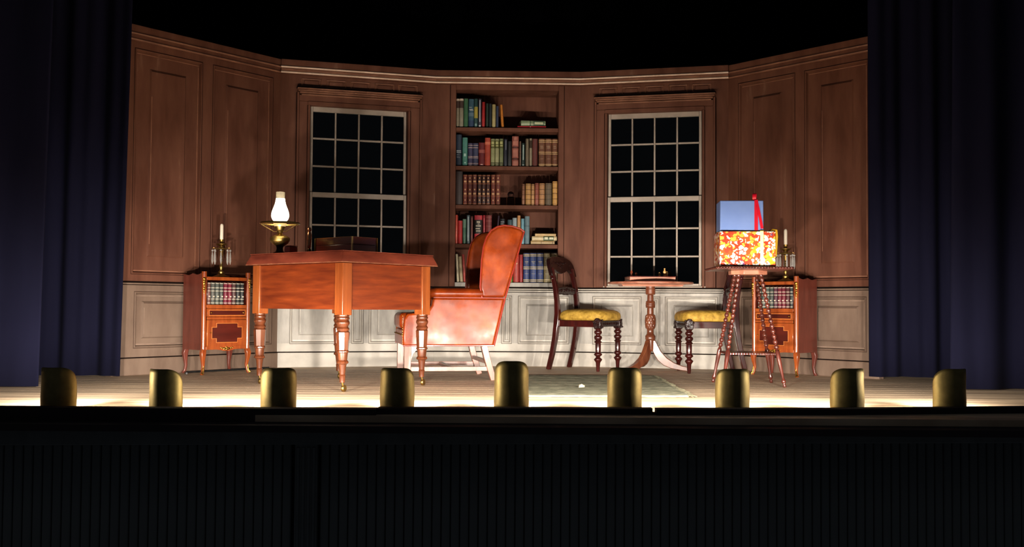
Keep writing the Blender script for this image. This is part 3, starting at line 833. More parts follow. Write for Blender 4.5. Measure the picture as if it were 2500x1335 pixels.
# books lying flat
def flat_book(px0, px1, py0, py1, z, col, style, label, shelf_i, rot=0.0):
    u0, z1 = wl('RC', px0, py0); u1, z0 = wl('RC', px1, py1)
    h = u1-u0; t = z1-z0
    o = book(to_world(u0, 0.03, z+t/2), RCR+rot, t, h, 0.15, col, style, label, 'books lying flat in the bookcase', flat=True)
    return o, t
z = SHZ[0]+0.0005
o, t = flat_book(1263.5, 1333.4, 304.5, 312.2, z, (178, 20, 36), [('dash', [(.44, .47, -.2, .2)], (240, 170, 160))], 'red book lying flat on the top bookcase shelf', 0)
flat_book(1272.5, 1333, 290, 303.5, z+t+0.001, (134, 148, 112), [('label', .35, .40, (70, 90, 66)), ('label', .50, .95, (84, 104, 80)), ('dash', [(.55, .9, -.2, .2)], (196, 200, 160))], 'sage-green book lying on the flat red book', 0, rot=0.10)
z = SHZ[3]+0.0005
o, t1 = flat_book(1296, 1354.5, 585.3, 595.8, z, (176, 148, 100), [('dash', [(.44, .46, -.3, .3), (.90, .93, -.3, .3)], (110, 80, 50))], 'lowest beige book of the flat pile on the fourth shelf', 3)
o, t2 = flat_book(1299, 1360, 574, 584.8, z+t1+0.001, (208, 188, 146), [('label', .46, .88, (74, 92, 66)), ('dash', [(.50, .64, -.3, .3), (.70, .86, -.25, .25)], (216, 214, 180))], 'middle cream book with green label in the flat pile', 3)
flat_book(1307, 1358, 565, 572.5, z+t1+t2+0.002, (204, 170, 116), [], 'topmost tan book of the flat pile on the fourth shelf', 3, rot=0.03)
# little crystal ball on a wire stand, third shelf
ub, zb = wl('RC', 1247.5, 473)
cbp = to_world(ub, 0.075, SHZ[2]+0.001)
cb_ = empty('crystal_ball', cbp, RCR); tag(cb_, 'small glass ball on a wire stand between books on the third shelf', 'ornament')
MB().sphere((0, 0, zb-SHZ[2]), 0.0275, 24, 14).build('glass_ball', 'ball', cb_, smooth=True)
for sx in (-1, 1):
    MB().sweep([(sx*0.034, 0, 0.004), (sx*0.034, 0, zb-SHZ[2]-0.028), (sx*0.022, 0, zb-SHZ[2]-0.022)], 0.0018, 6).build('stand_wire', 'copper', cb_, smooth=True)
lathe([(0.040, 0), (0.040, 0.004), (0.034, 0.006)], 24).build('stand_base', 'dark_bronze', cb_)
lathe([(0.023, 0), (0.030, 0.004), (0.023, 0.008)], 20).build('stand_ring', 'dark_bronze', cb_, smooth=True).location = (0, 0, zb-SHZ[2]-0.026)

# ------------------------------------------------------------------ curtains
def curtain(x_in, x_out, Y, label, folds, amp, lean, seed, hem=0.012):
    rnd = random.Random(seed)
    n = 130; rows_ = 10; top = 3.7
    vs = []; fs = []
    ph = [rnd.uniform(0, 6) for _ in range(4)]
    for j in range(rows_+1):
        z = hem+(top-hem)*j/rows_
        for i in range(n+1):
            t = i/n
            xi = x_in+lean*(z/2.2)
            x = xi+(x_out-xi)*t
            k = 0.75+0.25*(1-z/top)
            y = Y+amp*k*(math.sin(2*PI*folds*t+ph[0])+0.5*math.sin(2*PI*folds*2.3*t+ph[1]+z*0.15)+0.3*math.sin(2*PI*folds*0.43*t+ph[2]))
            vs.append((x, y, z))
    for j in range(rows_):
        for i in range(n):
            a = j*(n+1)+i
            fs.append((a, a+1, a+n+2, a+n+1))
    o = MB().add(vs, fs).build('stage_curtain', 'navy', None, smooth=True, solid=0.006, ang=80)
    tag(o, label, 'curtain', 'navy stage curtains')
p = on_z(88, 949); curtain(p.x, -4.5, p.y, 'navy stage curtain at the far left, nearest the audience', 2.2, 0.022, 0.04, 3)
p = on_z(301, 921); curtain(p.x, -3.6, p.y-0.02, 'navy stage curtain overlapping the left panelled flat', 3.4, 0.03, 0.03, 5)
p = at(2125, 800, 6.74); curtain(p.x, 3.5, 6.74, 'navy stage curtain overlapping the right panelled flat', 3.6, 0.03, 0.0, 9, hem=0.03)
p = on_z(2318, 953); curtain(p.x, 4.5, p.y, 'navy stage curtain at the far right, nearest the audience', 3.4, 0.035, 0.03, 12)

# ------------------------------------------------------------------ desk
fc = on_z(835, 957); DKR = R(50.0)          # front corner leg; right-hand side runs along DKR
rv = Vector((math.cos(DKR), math.sin(DKR), 0)); lv = Vector((-math.sin(DKR), math.cos(DKR), 0))
DW, DD = 0.858, 0.705                        # left side length, right side length (leg centre to leg centre + post)
dk = empty('writing_desk', (fc.x-rv.x*0.03-lv.x*0.03, fc.y-rv.y*0.03-lv.y*0.03, 0), DKR)
tag(dk, 'large mahogany writing desk on turned legs with castors', 'desk')
# local frame: x along right-hand side, y along left-hand side, corner at 0,0
PS = 0.070; AB, AT, TT = 0.460, 0.738, 0.808
def leg_profile():
    P = [(0.012, 0.052), (0.016, 0.055), (0.0175, 0.090), (0.0195, 0.094), (0.016, 0.100), (0.022, 0.150), (0.024, 0.158), (0.033, 0.164), (0.035, 0.170), (0.031, 0.177),
         (0.026, 0.182), (0.027, 0.186), (0.030, 0.222), (0.036, 0.227), (0.036, 0.233), (0.031, 0.238), (0.0325, 0.242), (0.0385, 0.338), (0.036, 0.344), (0.032, 0.348), (0.036, 0.354),
         (0.038, 0.360), (0.033, 0.366), (0.030, 0.372), (0.033, 0.380), (0.038, 0.388), (0.039, 0.396), (0.035, 0.404), (0.032, 0.410), (0.037, 0.416), (0.038, 0.422), (0.033, 0.428),
         (0.036, 0.434), (0.036, 0.440), (0.032, 0.444), (0.033, 0.460)]
    return P
for (i, j) in ((0, 0), (1, 0), (0, 1), (1, 1)):
    x = i*(DD-PS); y = j*(DW-PS)
    box(x, x+PS, y, y+PS, AB-0.022, AT).build('corner_post', 'post', dk, bevel=0.003)
    lpf = leg_profile()
    mb_ = MB().lathe(lpf[:16], 32).lathe([(lpf[15][0]-0.001, 0.236), (0.0335, 0.240), (0.0400, 0.340), (0.034, 0.345)], 8, Matrix.Rotation(R(17.5), 4, 'Z')).lathe(lpf[18:], 32)
    lg = mb_.build('leg', 'turned', dk, smooth=True, ang=28)
    lg.location = (x+PS/2, y+PS/2, 0)
    cs = MB().sweep([(0, 0, 0.055), (0.004, 0, 0.040), (0.012, 0, 0.030)], 0.006, 8).build('castor_stem', 'brass', lg, smooth=True)
    whl = lathe([(0.006, -0.008), (0.019, -0.008), (0.020, -0.004), (0.020, 0.004), (0.019, 0.008), (0.006, 0.008)], 20).build('castor_wheel', 'brass', lg, smooth=True)
    whl.location = (0.012, 0, 0.0202); whl.rotation_euler = (PI/2, 0, R(20))
# aprons (left face x=0 side, right face y=0 side, and the two behind)
box(0.010, 0.034, PS, DW-PS, AB+0.010, AT).build('apron_board', 'mahog_h', dk, bevel=0.002)
box(DD-0.034, DD-0.010, PS, DW-PS, AB+0.010, AT).build('apron_board', 'mahog_h', dk, bevel=0.002)
box(PS, DD-PS, 0.010, 0.034, AB+0.010, AT).build('apron_board', 'mahog_h', dk, bevel=0.002)
box(PS, DD-PS, DW-0.034, DW-0.010, AB+0.010, AT).build('apron_board', 'mahog_h', dk, bevel=0.002)
box(0.034, DD-0.034, 0.034, DW-0.034, AB+0.012, AB+0.024).build('bottom_board', 'mahog_h', dk)
ov = 0.030
def frustum(x0, x1, y0, y1, z0, z1, z2, ins):
    a = [(x0, y0, z0), (x1, y0, z0), (x1, y1, z0), (x0, y1, z0)]
    b = [(x0, y0, z1), (x1, y0, z1), (x1, y1, z1), (x0, y1, z1)]
    c = [(x0+ins, y0+ins, z2), (x1-ins, y0+ins, z2), (x1-ins, y1-ins, z2), (x0+ins, y1-ins, z2)]
    fs = [(3, 2, 1, 0), (8, 9, 10, 11)]
    for i in range(4):
        j = (i+1) % 4
        fs += [(i, j, 4+j, 4+i), (4+i, 4+j, 8+j, 8+i)]
    return MB().add(a+b+c, fs)
frustum(-ov, DD+ov, -ov, DW+ov, AT+0.002, AT+0.012, TT-0.004, 0.022).build('desk_top', 'mahog_top', dk, bevel=0.003)
box(-0.012, DD+0.012, -0.012, DW+0.012, TT-0.004, TT).build('writing_surface', 'mahog_top', dk)
# brass-ended screw caps and scuffs along the apron foot
for (x0, x1, y0, y1) in ((-ov-0.0015, DD+ov+0.0015, -ov-0.0015, -ov+0.004), (-ov-0.0015, -ov+0.004, -ov+0.004, DW+ov+0.0015)):
    box(x0, x1, y0, y1, AT+0.001, AT+0.0055).build('worn_edge', 'worn', dk)
DZ = TT
def desk_pt(x, y, z=DZ):
    return dk.location+rv*x+lv*y+Vector((0, 0, z))

# oil lamp
lp = desk_pt(0.12, 0.74)
tgt = at(683, 600, lp.y)
lp.x = tgt.x
la = empty('oil_lamp', lp, 0); tag(la, 'lit brass oil lamp with white glass chimney on the desk', 'lamp')
lathe([(0.044, 0), (0.046, 0.006), (0.040, 0.012), (0.026, 0.018), (0.021, 0.030), (0.020, 0.042), (0.024, 0.052), (0.028, 0.056)], 36).build('pedestal', 'dark_bronze', la, smooth=True)
lathe([(0.022, 0.054), (0.036, 0.060), (0.050, 0.070), (0.060, 0.084), (0.063, 0.094), (0.062, 0.098), (0.064, 0.101), (0.058, 0.108), (0.046, 0.115), (0.032, 0.121), (0.018, 0.126), (0.014, 0.134)], 40).build('font', 'brass', la, smooth=True, ang=60)
lathe([(0.014, 0.134), (0.018, 0.138), (0.018, 0.146), (0.024, 0.150), (0.027, 0.158), (0.032, 0.168), (0.034, 0.176)], 32).build('burner', 'brass', la, smooth=True)
ga = lathe([(0.034, 0.176), (0.037, 0.184), (0.037, 0.196), (0.035, 0.206)], 32).build('gallery', 'gallery', la, smooth=True)
mb = MB()
for i in range(28):
    a = 2*PI*i/28
    mb.sphere((0.0385*math.cos(a), 0.0385*math.sin(a), 0.190+0.006*(i % 2)), 0.0032, 6, 4)
mb.build('gallery_beads', 'gold_band', ga, smooth=True)
gl = [(0.034, 0.205), (0.041, 0.212), (0.050, 0.224), (0.0545, 0.240), (0.054, 0.256), (0.049, 0.276), (0.041, 0.296), (0.033, 0.318), (0.0285, 0.340), (0.0275, 0.352)]
lathe(gl, 36).build('opal_globe', 'opal', la, smooth=True, ang=80)
mb = MB(); n = 32; vs = []; fs = []
for (r_, z) in ((0.0272, 0.352), (0.0268, 0.366), (0.0275, 0.386), (0.0282, 0.392)):
    for i in range(n): vs.append((r_*math.cos(2*PI*i/n), r_*math.sin(2*PI*i/n), z))
for j in range(3):
    for i in range(n): fs.append((j*n+i, j*n+(i+1) % n, (j+1)*n+(i+1) % n, (j+1)*n+i))
mb.add(vs, fs).build('clear_chimney', 'clear', la, smooth=True, solid=0.0015)
# shade ring on struts
mb = MB(); n = 48; vs = []; fs = []
for (r_, z) in ((0.124, 0.196), (0.126, 0.193), (0.118, 0.188), (0.112, 0.191), (0.113, 0.199), (0.120, 0.202)):
    for i in range(n): vs.append((r_*math.cos(2*PI*i/n), r_*math.sin(2*PI*i/n), z))
for j in range(6):
    for i in range(n): fs.append((j*n+i, j*n+(i+1) % n, ((j+1) % 6)*n+(i+1) % n, ((j+1) % 6)*n+i))
mb.add(vs, fs).build('shade_ring', 'brass', la, smooth=True)
for a in (R(190), R(-12), R(85)):
    ca, sa = math.cos(a), math.sin(a)
    MB().sweep([(0.020*ca, 0.020*sa, 0.144), (0.036*ca, 0.036*sa, 0.143), (0.078*ca, 0.078*sa, 0.166), (0.118*ca, 0.118*sa, 0.190)], 0.0024, 6).build('strut', 'brass', la, smooth=True)

# writing box
bp_ = desk_pt(0.29, 0.26)
wb = empty('writing_box', bp_, DKR); tag(wb, 'brass-edged mahogany writing box on the desk', 'box')
BW, BD, BH = 0.35, 0.20, 0.105
box(0, BD, 0, BW, 0, BH*0.56).build('body', 'box_wood', wb, bevel=0.002)
box(0, BD, 0, BW, BH*0.57, BH).build('lid', 'box_wood', wb, bevel=0.002)
for (x, y) in ((0, 0), (BD, 0), (0, BW), (BD, BW)):
    box(x-0.004, x+0.004, y-0.004, y+0.004, 0.002, BH+0.001).build('brass_edge', 'brass' if (x, y) != (0, 0) else 'gold_band', wb)
for (x0, x1, y0, y1) in ((-0.002, 0.001, 0, BW), (0, BD, -0.002, 0.001)):
    box(x0, x1, y0, y1, BH-0.003, BH+0.001).build('brass_strip', 'copper', wb)
# bronze ornament
op = desk_pt(0.28, 0.66); tgt = at(755, 590, op.y); op.x = tgt.x
orn = empty('desk_ornament', op); tag(orn, 'slender bronze hand bell standing between lamp and writing box', 'bell')
lathe([(0.020, 0), (0.021, 0.004), (0.018, 0.012), (0.015, 0.026), (0.013, 0.036), (0.009, 0.044)], 24).build('bell_body', 'dark_bronze', orn, smooth=True)
lathe([(0.008, 0.044), (0.011, 0.052), (0.012, 0.070), (0.014, 0.105), (0.015, 0.128), (0.012, 0.142), (0.008, 0.150)], 20).build('handle', 'copper', orn, smooth=True)
lathe([(0.006, 0.150), (0.012, 0.155), (0.014, 0.164), (0.011, 0.174), (0.004, 0.179)], 20).build('knob', 'copper', orn, smooth=True)
# small box behind the lamp
sp_ = desk_pt(0.26, 0.79); tgt = at(710, 600, sp_.y); sp_.x = tgt.x
sb = empty('small_box', sp_, DKR); tag(sb, 'small dark box with pale lid edge behind the lamp', 'box')
box(-0.03, 0.03, -0.028, 0.028, 0, 0.058).build('body', 'box_wood', sb, bevel=0.002)
box(-0.032, 0.032, -0.030, 0.030, 0.059, 0.065).build('lid', 'side_wood', sb, bevel=0.002)

# ------------------------------------------------------------------ wing armchair
ac = empty('wing_armchair', (-0.463, 6.835, 0), R(191.0)); tag(ac, 'orange leather wing armchair drawn up to the desk', 'armchair')
def leather(mb, nm, bev=0.018, seg=3, mt='leather'): return mb.build(nm, mt, ac, smooth=True, bevel=bev, seg=seg, ang=50)
HW = 0.335   # half width at outer sides
for s in (1, -1):
    y0, y1 = (HW-0.060, HW) if s > 0 else (-HW, -HW+0.060)
    side = [(-0.285, 0.228), (0.315, 0.228), (0.318, 0.30), (0.312, 0.40), (0.29, 0.442), (0.16, 0.452), (0.13, 0.50), (0.125, 0.548), (-0.358, 0.548)]
    leather(MB().prism(side, y0, y1, 'y'), 'side_panel', 0.014)
    wing = [(-0.360, 0.552), (-0.205, 0.552), (-0.192, 0.62), (-0.196, 0.72), (-0.200, 0.80), (-0.212, 0.89), (-0.232, 0.955), (-0.262, 1.000), (-0.305, 1.026), (-0.350, 1.036), (-0.405, 1.032), (-0.462, 1.016), (-0.488, 0.998), (-0.470, 0.93), (-0.430, 0.79)]
    wg = leather(MB().prism(wing, y0+0.002, y1-0.002, 'y'), 'wing', 0.018)
    ring = [(p[0], (y1-0.002) if s > 0 else (y0+0.002), p[1]) for p in wing[1:13]]
    MB().sweep(ring, 0.006, 6).build('piping', 'leather_dark', wg, smooth=True)
    # rolled arm
    mb = MB()
    yy = (HW-0.042)*s
    prof = [(0.0, -0.215), (0.046, -0.21), (0.052, -0.18), (0.052, 0.10), (0.047, 0.135), (0.03, 0.15), (0.0, 0.152)]
    T = Matrix.Translation((0, yy, 0.578)) @ Matrix.Rotation(PI/2, 4, 'Y') @ Matrix.Diagonal((0.72, 1.05, 1, 1))
    mb.lathe([(max(r_, 1e-4), z) for r_, z in prof], 28, T)
    leather(mb, 'arm', 0.0)
    MB().sweep([(-0.36, y1+0.001 if s > 0 else y0-0.001, 0.549), (0.12, y1+0.001 if s > 0 else y0-0.001, 0.549)], 0.0045, 6).build('seam', 'leather_dark', ac, smooth=True)
    MB().sweep([(-0.288, (y1 if s > 0 else y0), 0.232), (0.318, (y1 if s > 0 else y0), 0.232)], 0.0055, 6).build('bottom_piping', 'leather_dark', ac, smooth=True)
# back
bpoly = [(-0.285, 0.228), (-0.20, 0.228), (-0.235, 0.46), (-0.275, 0.70), (-0.325, 0.95), (-0.36, 1.015), (-0.41, 1.028), (-0.468, 1.005), (-0.430, 0.80), (-0.352, 0.54)]
leather(MB().prism(bpoly, -HW+0.061, HW-0.061, 'y'), 'back', 0.02)
bx_pip = [(-0.286, 0.228), (-0.357, 0.54), (-0.432, 0.80), (-0.487, 1.0)]
for s in (1, -1):
    MB().sweep([(x-0.002, s*(HW-0.004), z) for x, z in bx_pip], 0.006, 6).build('back_piping', 'leather_dark', ac, smooth=True)
# seat
leather(MB().box(-0.22, 0.318, -HW+0.061, HW-0.061, 0.232, 0.335), 'seat_frame', 0.012)
leather(MB().box(-0.22, 0.335, -HW+0.075, HW-0.075, 0.337, 0.448), 'seat_cushion', 0.035, 4)
box(0.317, 0.322, -HW+0.01, HW-0.01, 0.236, 0.300).build('front_band', 'leather_dark', ac, bevel=0.002)
mb = MB()
for k in range(12):
    mb.sphere((0.320, HW-0.012, 0.245+k*0.0165), 0.0042, 6, 4)
for k in range(34):
    mb.sphere((0.323, -HW+0.02+k*0.0195, 0.302), 0.0042, 6, 4)
mb.build('nailhead_trim', 'brass', ac, smooth=True)
# legs: front straight with bracket, rear raked
for s in (1, -1):
    yc = s*(HW-0.036)
    box(0.262, 0.306, yc-0.022, yc+0.022, 0, 0.230).build('leg', 'pale_leg', ac, bevel=0.003)
    MB().prism([(0.262, 0.228), (0.262, 0.130), (0.250, 0.175), (0.225, 0.205), (0.190, 0.215), (0.190, 0.228)], yc-0.016, yc+0.016, 'y').build('leg_bracket', 'pale_leg', ac)
    MB().sweep([(-0.225, yc, 0.230), (-0.245, yc, 0.15), (-0.272, yc, 0.06), (-0.292, yc, 0.0)], 0, sq=[(0.042, 0.052), (0.042, 0.05), (0.04, 0.044), (0.038, 0.040)]).build('leg', 'pale_leg', ac, bevel=0.003)
    box(-0.262, 0.263, yc-0.010, yc+0.010, 0.062, 0.092).build('side_stretcher', 'pale_leg', ac, bevel=0.002)
box(-0.02, 0.004, -HW+0.047, HW-0.047, 0.066, 0.090).build('cross_stretcher', 'pale_leg', ac, bevel=0.002)
box(-0.255, -0.235, -HW+0.059, HW-0.059, 0.110, 0.136).build('rear_stretcher', 'pale_leg', ac, bevel=0.002)

# ------------------------------------------------------------------ dining chairs
def front_leg_profile():
    return [(0.011, 0), (0.012, 0.004), (0.0165, 0.075), (0.020, 0.082), (0.030, 0.098), (0.031, 0.104), (0.020, 0.116), (0.015, 0.122), (0.017, 0.128), (0.030, 0.140), (0.031, 0.147), (0.023, 0.158),
            (0.020, 0.162), (0.0205, 0.168), (0.0215, 0.235), (0.020, 0.240), (0.027, 0.246), (0.028, 0.252), (0.021, 0.258), (0.019, 0.264), (0.028, 0.276), (0.031, 0.286), (0.028, 0.296), (0.018, 0.305),
            (0.017, 0.310), (0.027, 0.322), (0.031, 0.331), (0.027, 0.340), (0.018, 0.348), (0.022, 0.354), (0.024, 0.362)]
FLP = lambda: [(r_*1.03, z*0.905) for r_, z in front_leg_profile()]
def make_chair(label):
    ch = empty('dining_chair'); tag(ch, label, 'chair', 'carved dining chairs by the chess table')
    fw, bwid, dep = 0.195, 0.168, 0.180
    for s in (1, -1):
        lg = lathe(FLP(), 28).build('leg', 'darkwood', ch, smooth=True, ang=60); lg.location = (dep-0.02, s*(fw-0.018), 0)
        cp = MB().prism([(-0.026, 0.326), (0.026, 0.326), (0.032, 0.358), (0.029, 0.388), (0.012, 0.408), (-0.012, 0.408), (-0.029, 0.388), (-0.032, 0.358)], -0.026, 0.026, 'y').build('carved_leg_block', 'carved', ch, smooth=True, bevel=0.006)
        cp.location = (dep-0.02, s*(fw-0.018), 0)
        mb = MB()
        for q in range(5):
            mb.sphere((0.028*math.cos(q*1.1), s*0.028, 0.337+q*0.014), 0.008, 8, 5)
            mb.sphere((0.030, 0.018*math.cos(q*1.3), 0.337+q*0.014), 0.007, 8, 5)
        mb.build('carving', 'carved', cp, smooth=True)['kind'] = 'stuff'
        st = [(-0.272, 0.0), (-0.240, 0.12), (-0.214, 0.25), (-0.200, 0.36), (-0.197, 0.44), (-0.203, 0.54), (-0.217, 0.64), (-0.238, 0.73), (-0.256, 0.80)]
        MB().sweep([(x, s*(bwid+0.006*(1 if z < .4 else 0)), z) for x, z in st], 0, sq=[(0.034, 0.036), (0.036, 0.040), (0.038, 0.044), (0.040, 0.048), (0.040, 0.044), (0.036, 0.038), (0.034, 0.036), (0.034, 0.034), (0.036, 0.032)]).build('back_leg', 'darkwood', ch, smooth=True, bevel=0.005)
        MB().sphere((-0.236, s*(bwid+0.016), 0.715), 0.013, 10, 7).build('post_knop', 'darkwood', ch, smooth=True)
        # side rail
        a = Vector((-0.19, s*bwid, 0)); b = Vector((dep-0.03, s*(fw-0.012), 0)); t = (b-a).normalized(); nn = Vector((-t.y, t.x, 0))*0.012
        mb = MB().prism([(a-nn)[:2], (b-nn)[:2], (b+nn)[:2], (a+nn)[:2]], 0.338, 0.388, 'z'); mb.build('side_rail', 'darkwood', ch, bevel=0.003)
    fr = box(dep-0.034, dep-0.008, -fw+0.03, fw-0.03, 0.340, 0.388).build('front_rail', 'carved', ch, bevel=0.004)
    mb = MB()
    for q in range(9): mb.sphere((dep-0.006, -fw+0.06+q*(2*fw-0.12)/8, 0.364), 0.009, 8, 5, (0.6, 1.5, 1))
    mb.build('carving', 'carved', fr, smooth=True)['kind'] = 'stuff'
    box(-0.20, -0.178, -bwid, bwid, 0.340, 0.388).build('rear_rail', 'darkwood', ch, bevel=0.003)
    # upholstered seat: superellipse dome
    mb = MB(); n = 48; vs = []; fs = []
    rings = [(1.0, 0.389), (1.04, 0.394), (1.065, 0.412), (1.06, 0.430), (1.03, 0.446), (0.95, 0.460), (0.80, 0.470), (0.5, 0.477), (0.2, 0.479)]
    for (k, z) in rings:
        for i in range(n):
            a = 2*PI*i/n; ca, sa = math.cos(a), math.sin(a); e = 0.34
            x = math.copysign(abs(ca)**e, ca)*0.186*k; yv = math.copysign(abs(sa)**e, sa)
            hw = bwid+(fw-bwid)*((x+0.2)/0.4)
            bow = 0.016*(1-yv*yv)*max(0, x/0.186)
            vs.append((x+bow-0.002, yv*hw*k, z))
    for j in range(len(rings)-1):
        for i in range(n): fs.append((j*n+i, j*n+(i+1) % n, (j+1)*n+(i+1) % n, (j+1)*n+i))
    fs.append(tuple(range(n-1, -1, -1))); fs.append(tuple((len(rings)-1)*n+i for i in range(n)))
    mb.add(vs, fs).build('seat', 'yellow', ch, smooth=True, ang=70)
    # crest rail: shaped outline in y,z, curved in plan, leaning back
    up = [(-0.205, 0.735), (-0.205, 0.80), (-0.198, 0.838), (-0.178, 0.866), (-0.140, 0.882), (-0.09, 0.890), (0, 0.894), (0.09, 0.890), (0.140, 0.882), (0.178, 0.866), (0.198, 0.838), (0.205, 0.80), (0.205, 0.735)]
    lo = [(0.162, 0.735), (0.154, 0.760), (0.132, 0.782), (0.10, 0.786), (0.06, 0.768), (0.0, 0.756), (-0.06, 0.768), (-0.10, 0.786), (-0.132, 0.782), (-0.154, 0.760), (-0.162, 0.735)]
    def crest_x(y, z): return -0.234-(z-0.72)*0.28-0.022*(1-(y/0.205)**2)
    # split into quads between upper and lower edges
    vs = []; fs = []; K = 26
    def interp(pl, t):
        d = [0]
        for a, b in zip(pl[:-1], pl[1:]): d.append(d[-1]+math.hypot(b[0]-a[0], b[1]-a[1]))
        q = t*d[-1]
        for i in range(len(pl)-1):
            if q <= d[i+1]+1e-9:
                k = (q-d[i])/max(1e-9, d[i+1]-d[i])
                return (pl[i][0]+(pl[i+1][0]-pl[i][0])*k, pl[i][1]+(pl[i+1][1]-pl[i][1])*k)
        return pl[-1]
    lo2 = list(reversed(lo))
    for i in range(K+1):
        a = interp(up, i/K); b = interp(lo2, i/K)
        for (yv, z) in (a, b):
            for th in (-0.016, 0.016): vs.append((crest_x(yv, z)+th, yv, z))
    for i in range(K):
        p_ = i*4; q = p_+4
        fs += [(p_+1, q+1, q+3, p_+3), (p_, p_+2, q+2, q), (p_, q, q+1, p_+1), (p_+2, p_+3, q+3, q+2)]
    fs += [(0, 1, 3, 2), (K*4, K*4+2, K*4+3, K*4+1)]
    cr = MB().add(vs, fs).build('crest_rail', 'carved', ch, smooth=True, bevel=0.005)
    mb = MB()
    for (yv, z, r_) in ((0, 0.835, .016), (-.035, .842, .012), (.035, .842, .012), (-.066, .838, .011), (.066, .838, .011), (-.10, .846, .010), (.10, .846, .010), (0, .806, .010), (-.03, .815, .009), (.03, .815, .009), (-.15, .83, .009), (.15, .83, .009)):
        mb.sphere((crest_x(yv, z)+0.016, yv, z), r_, 8, 5, (0.6, 1.3, 1))
    mb.build('carving', 'carved', cr, smooth=True)['kind'] = 'stuff'
    # carved mid rail with scalloped lower edge
    ml = [(-0.15, 0.640), (-0.15, 0.600), (-0.11, 0.588), (-0.06, 0.592), (-0.02, 0.584), (0, 0.598), (0.02, 0.584), (0.06, 0.592), (0.11, 0.588), (0.15, 0.600), (0.15, 0.640), (0.08, 0.650), (0, 0.656), (-0.08, 0.650)]
    mr_ = MB().prism(ml, -0.228, -0.204, 'x').build('mid_rail', 'carved', ch, smooth=True, bevel=0.004)
    mb = MB()
    for (yv, z, r_) in ((0, .628, .014), (-.04, .622, .011), (.04, .622, .011), (-.09, .622, .012), (.09, .622, .012), (-.128, .62, .009), (.128, .62, .009)):
        mb.sphere((-0.204, yv, z), r_, 8, 5, (0.6, 1.3, 1))
    mb.build('carving', 'carved', mr_, smooth=True)['kind'] = 'stuff'
    return ch
c1 = make_chair('dark carved dining chair with yellow seat left of the chess table')
c1.location = (0.615, 7.755, 0); c1.rotation_euler = (0, 0, R(-31))
c2 = copy_tree(c1); c2['label'] = 'dark carved dining chair with yellow seat right of the chess table'
c2.location = (1.480, 7.56, 0); c2.rotation_euler = (0, 0, R(183))

# ------------------------------------------------------------------ tripod chess table
TX, TY = 1.088, 7.72
tt = empty('tripod_table', (TX, TY, 0)); tag(tt, 'round tripod pedestal table under the right-hand window', 'table')
TZ = 0.690
lathe([(0.325, TZ-0.018), (0.335, TZ-0.012), (0.335, TZ-0.006), (0.330, TZ), (0.02, TZ)], 64).build('table_top', 'tabletop', tt, smooth=True, ang=30)
mb = frustum(-0.235, 0.235, -0.085, 0.085, TZ-0.034, TZ-0.030, TZ-0.019, -0.010); mb.build('top_bearer', 'tabletop', tt).rotation_euler = (0, 0, R(4))
colp = [(0.022, 0.150), (0.025, 0.152), (0.028, 0.165), (0.030, 0.235), (0.034, 0.238), (0.036, 0.246), (0.036, 0.268), (0.031, 0.276), (0.024, 0.286), (0.024, 0.318), (0.027, 0.324)]
lathe([(r_*1.14, z) for r_, z in colp], 32).build('column_foot', 'tablewood', tt, smooth=True, ang=50)
# lattice-carved bulb
vs = []; fs = []; n = 112; rws = 44
for j in range(rws+1):
    t_ = j/rws; z = 0.324+0.112*t_; base = 0.0325+0.006*math.sin(PI*t_)
    for i in range(n):
        a = 2*PI*i/n
        p_ = abs(math.sin(4*a+t_*7.0))*abs(math.sin(4*a-t_*7.0))
        r_ = base+0.0050*min(1.0, 2.6*p_)*(1 if 0.04 < t_ < 0.96 else 0)
        vs.append((r_*math.cos(a), r_*math.sin(a), z))
for j in range(rws):
    for i in range(n): fs.append((j*n+i, j*n+(i+1) % n, (j+1)*n+(i+1) % n, (j+1)*n+i))
MB().add(vs, fs).build('lattice_bulb', 'tablewood', tt, smooth=True, ang=70)
lathe([(r_*1.12, z) for r_, z in [(0.027, 0.436), (0.023, 0.442), (0.023, 0.486), (0.033, 0.490), (0.035, 0.494), (0.031, 0.498), (0.035, 0.502), (0.035, 0.508), (0.031, 0.512), (0.035, 0.516), (0.035, 0.522), (0.031, 0.526), (0.034, 0.532),
       (0.031, 0.540), (0.023, 0.544), (0.022, 0.588), (0.032, 0.594), (0.035, 0.600), (0.035, 0.634), (0.032, 0.640), (0.032, TZ-0.034)]], 32).build('column', 'tablewood', tt, smooth=True, ang=28)
prof = [(0.020, 0.235), (0.040, 0.235), (0.055, 0.205), (0.085, 0.150), (0.130, 0.100), (0.190, 0.062), (0.250, 0.040), (0.315, 0.028), (0.318, 0.0), (0.285, 0.0), (0.225, 0.008), (0.165, 0.018), (0.105, 0.042), (0.060, 0.080), (0.035, 0.120), (0.020, 0.150)]
for a, mt in ((R(-15), 'tablewood'), (R(225), 'darkwood'), (R(105), 'darkwood')):
    o = MB().prism(prof, -0.019, 0.019, 'y').build('leg', 'tablewood', tt, bevel=0.004); o.rotation_euler = (0, 0, a)
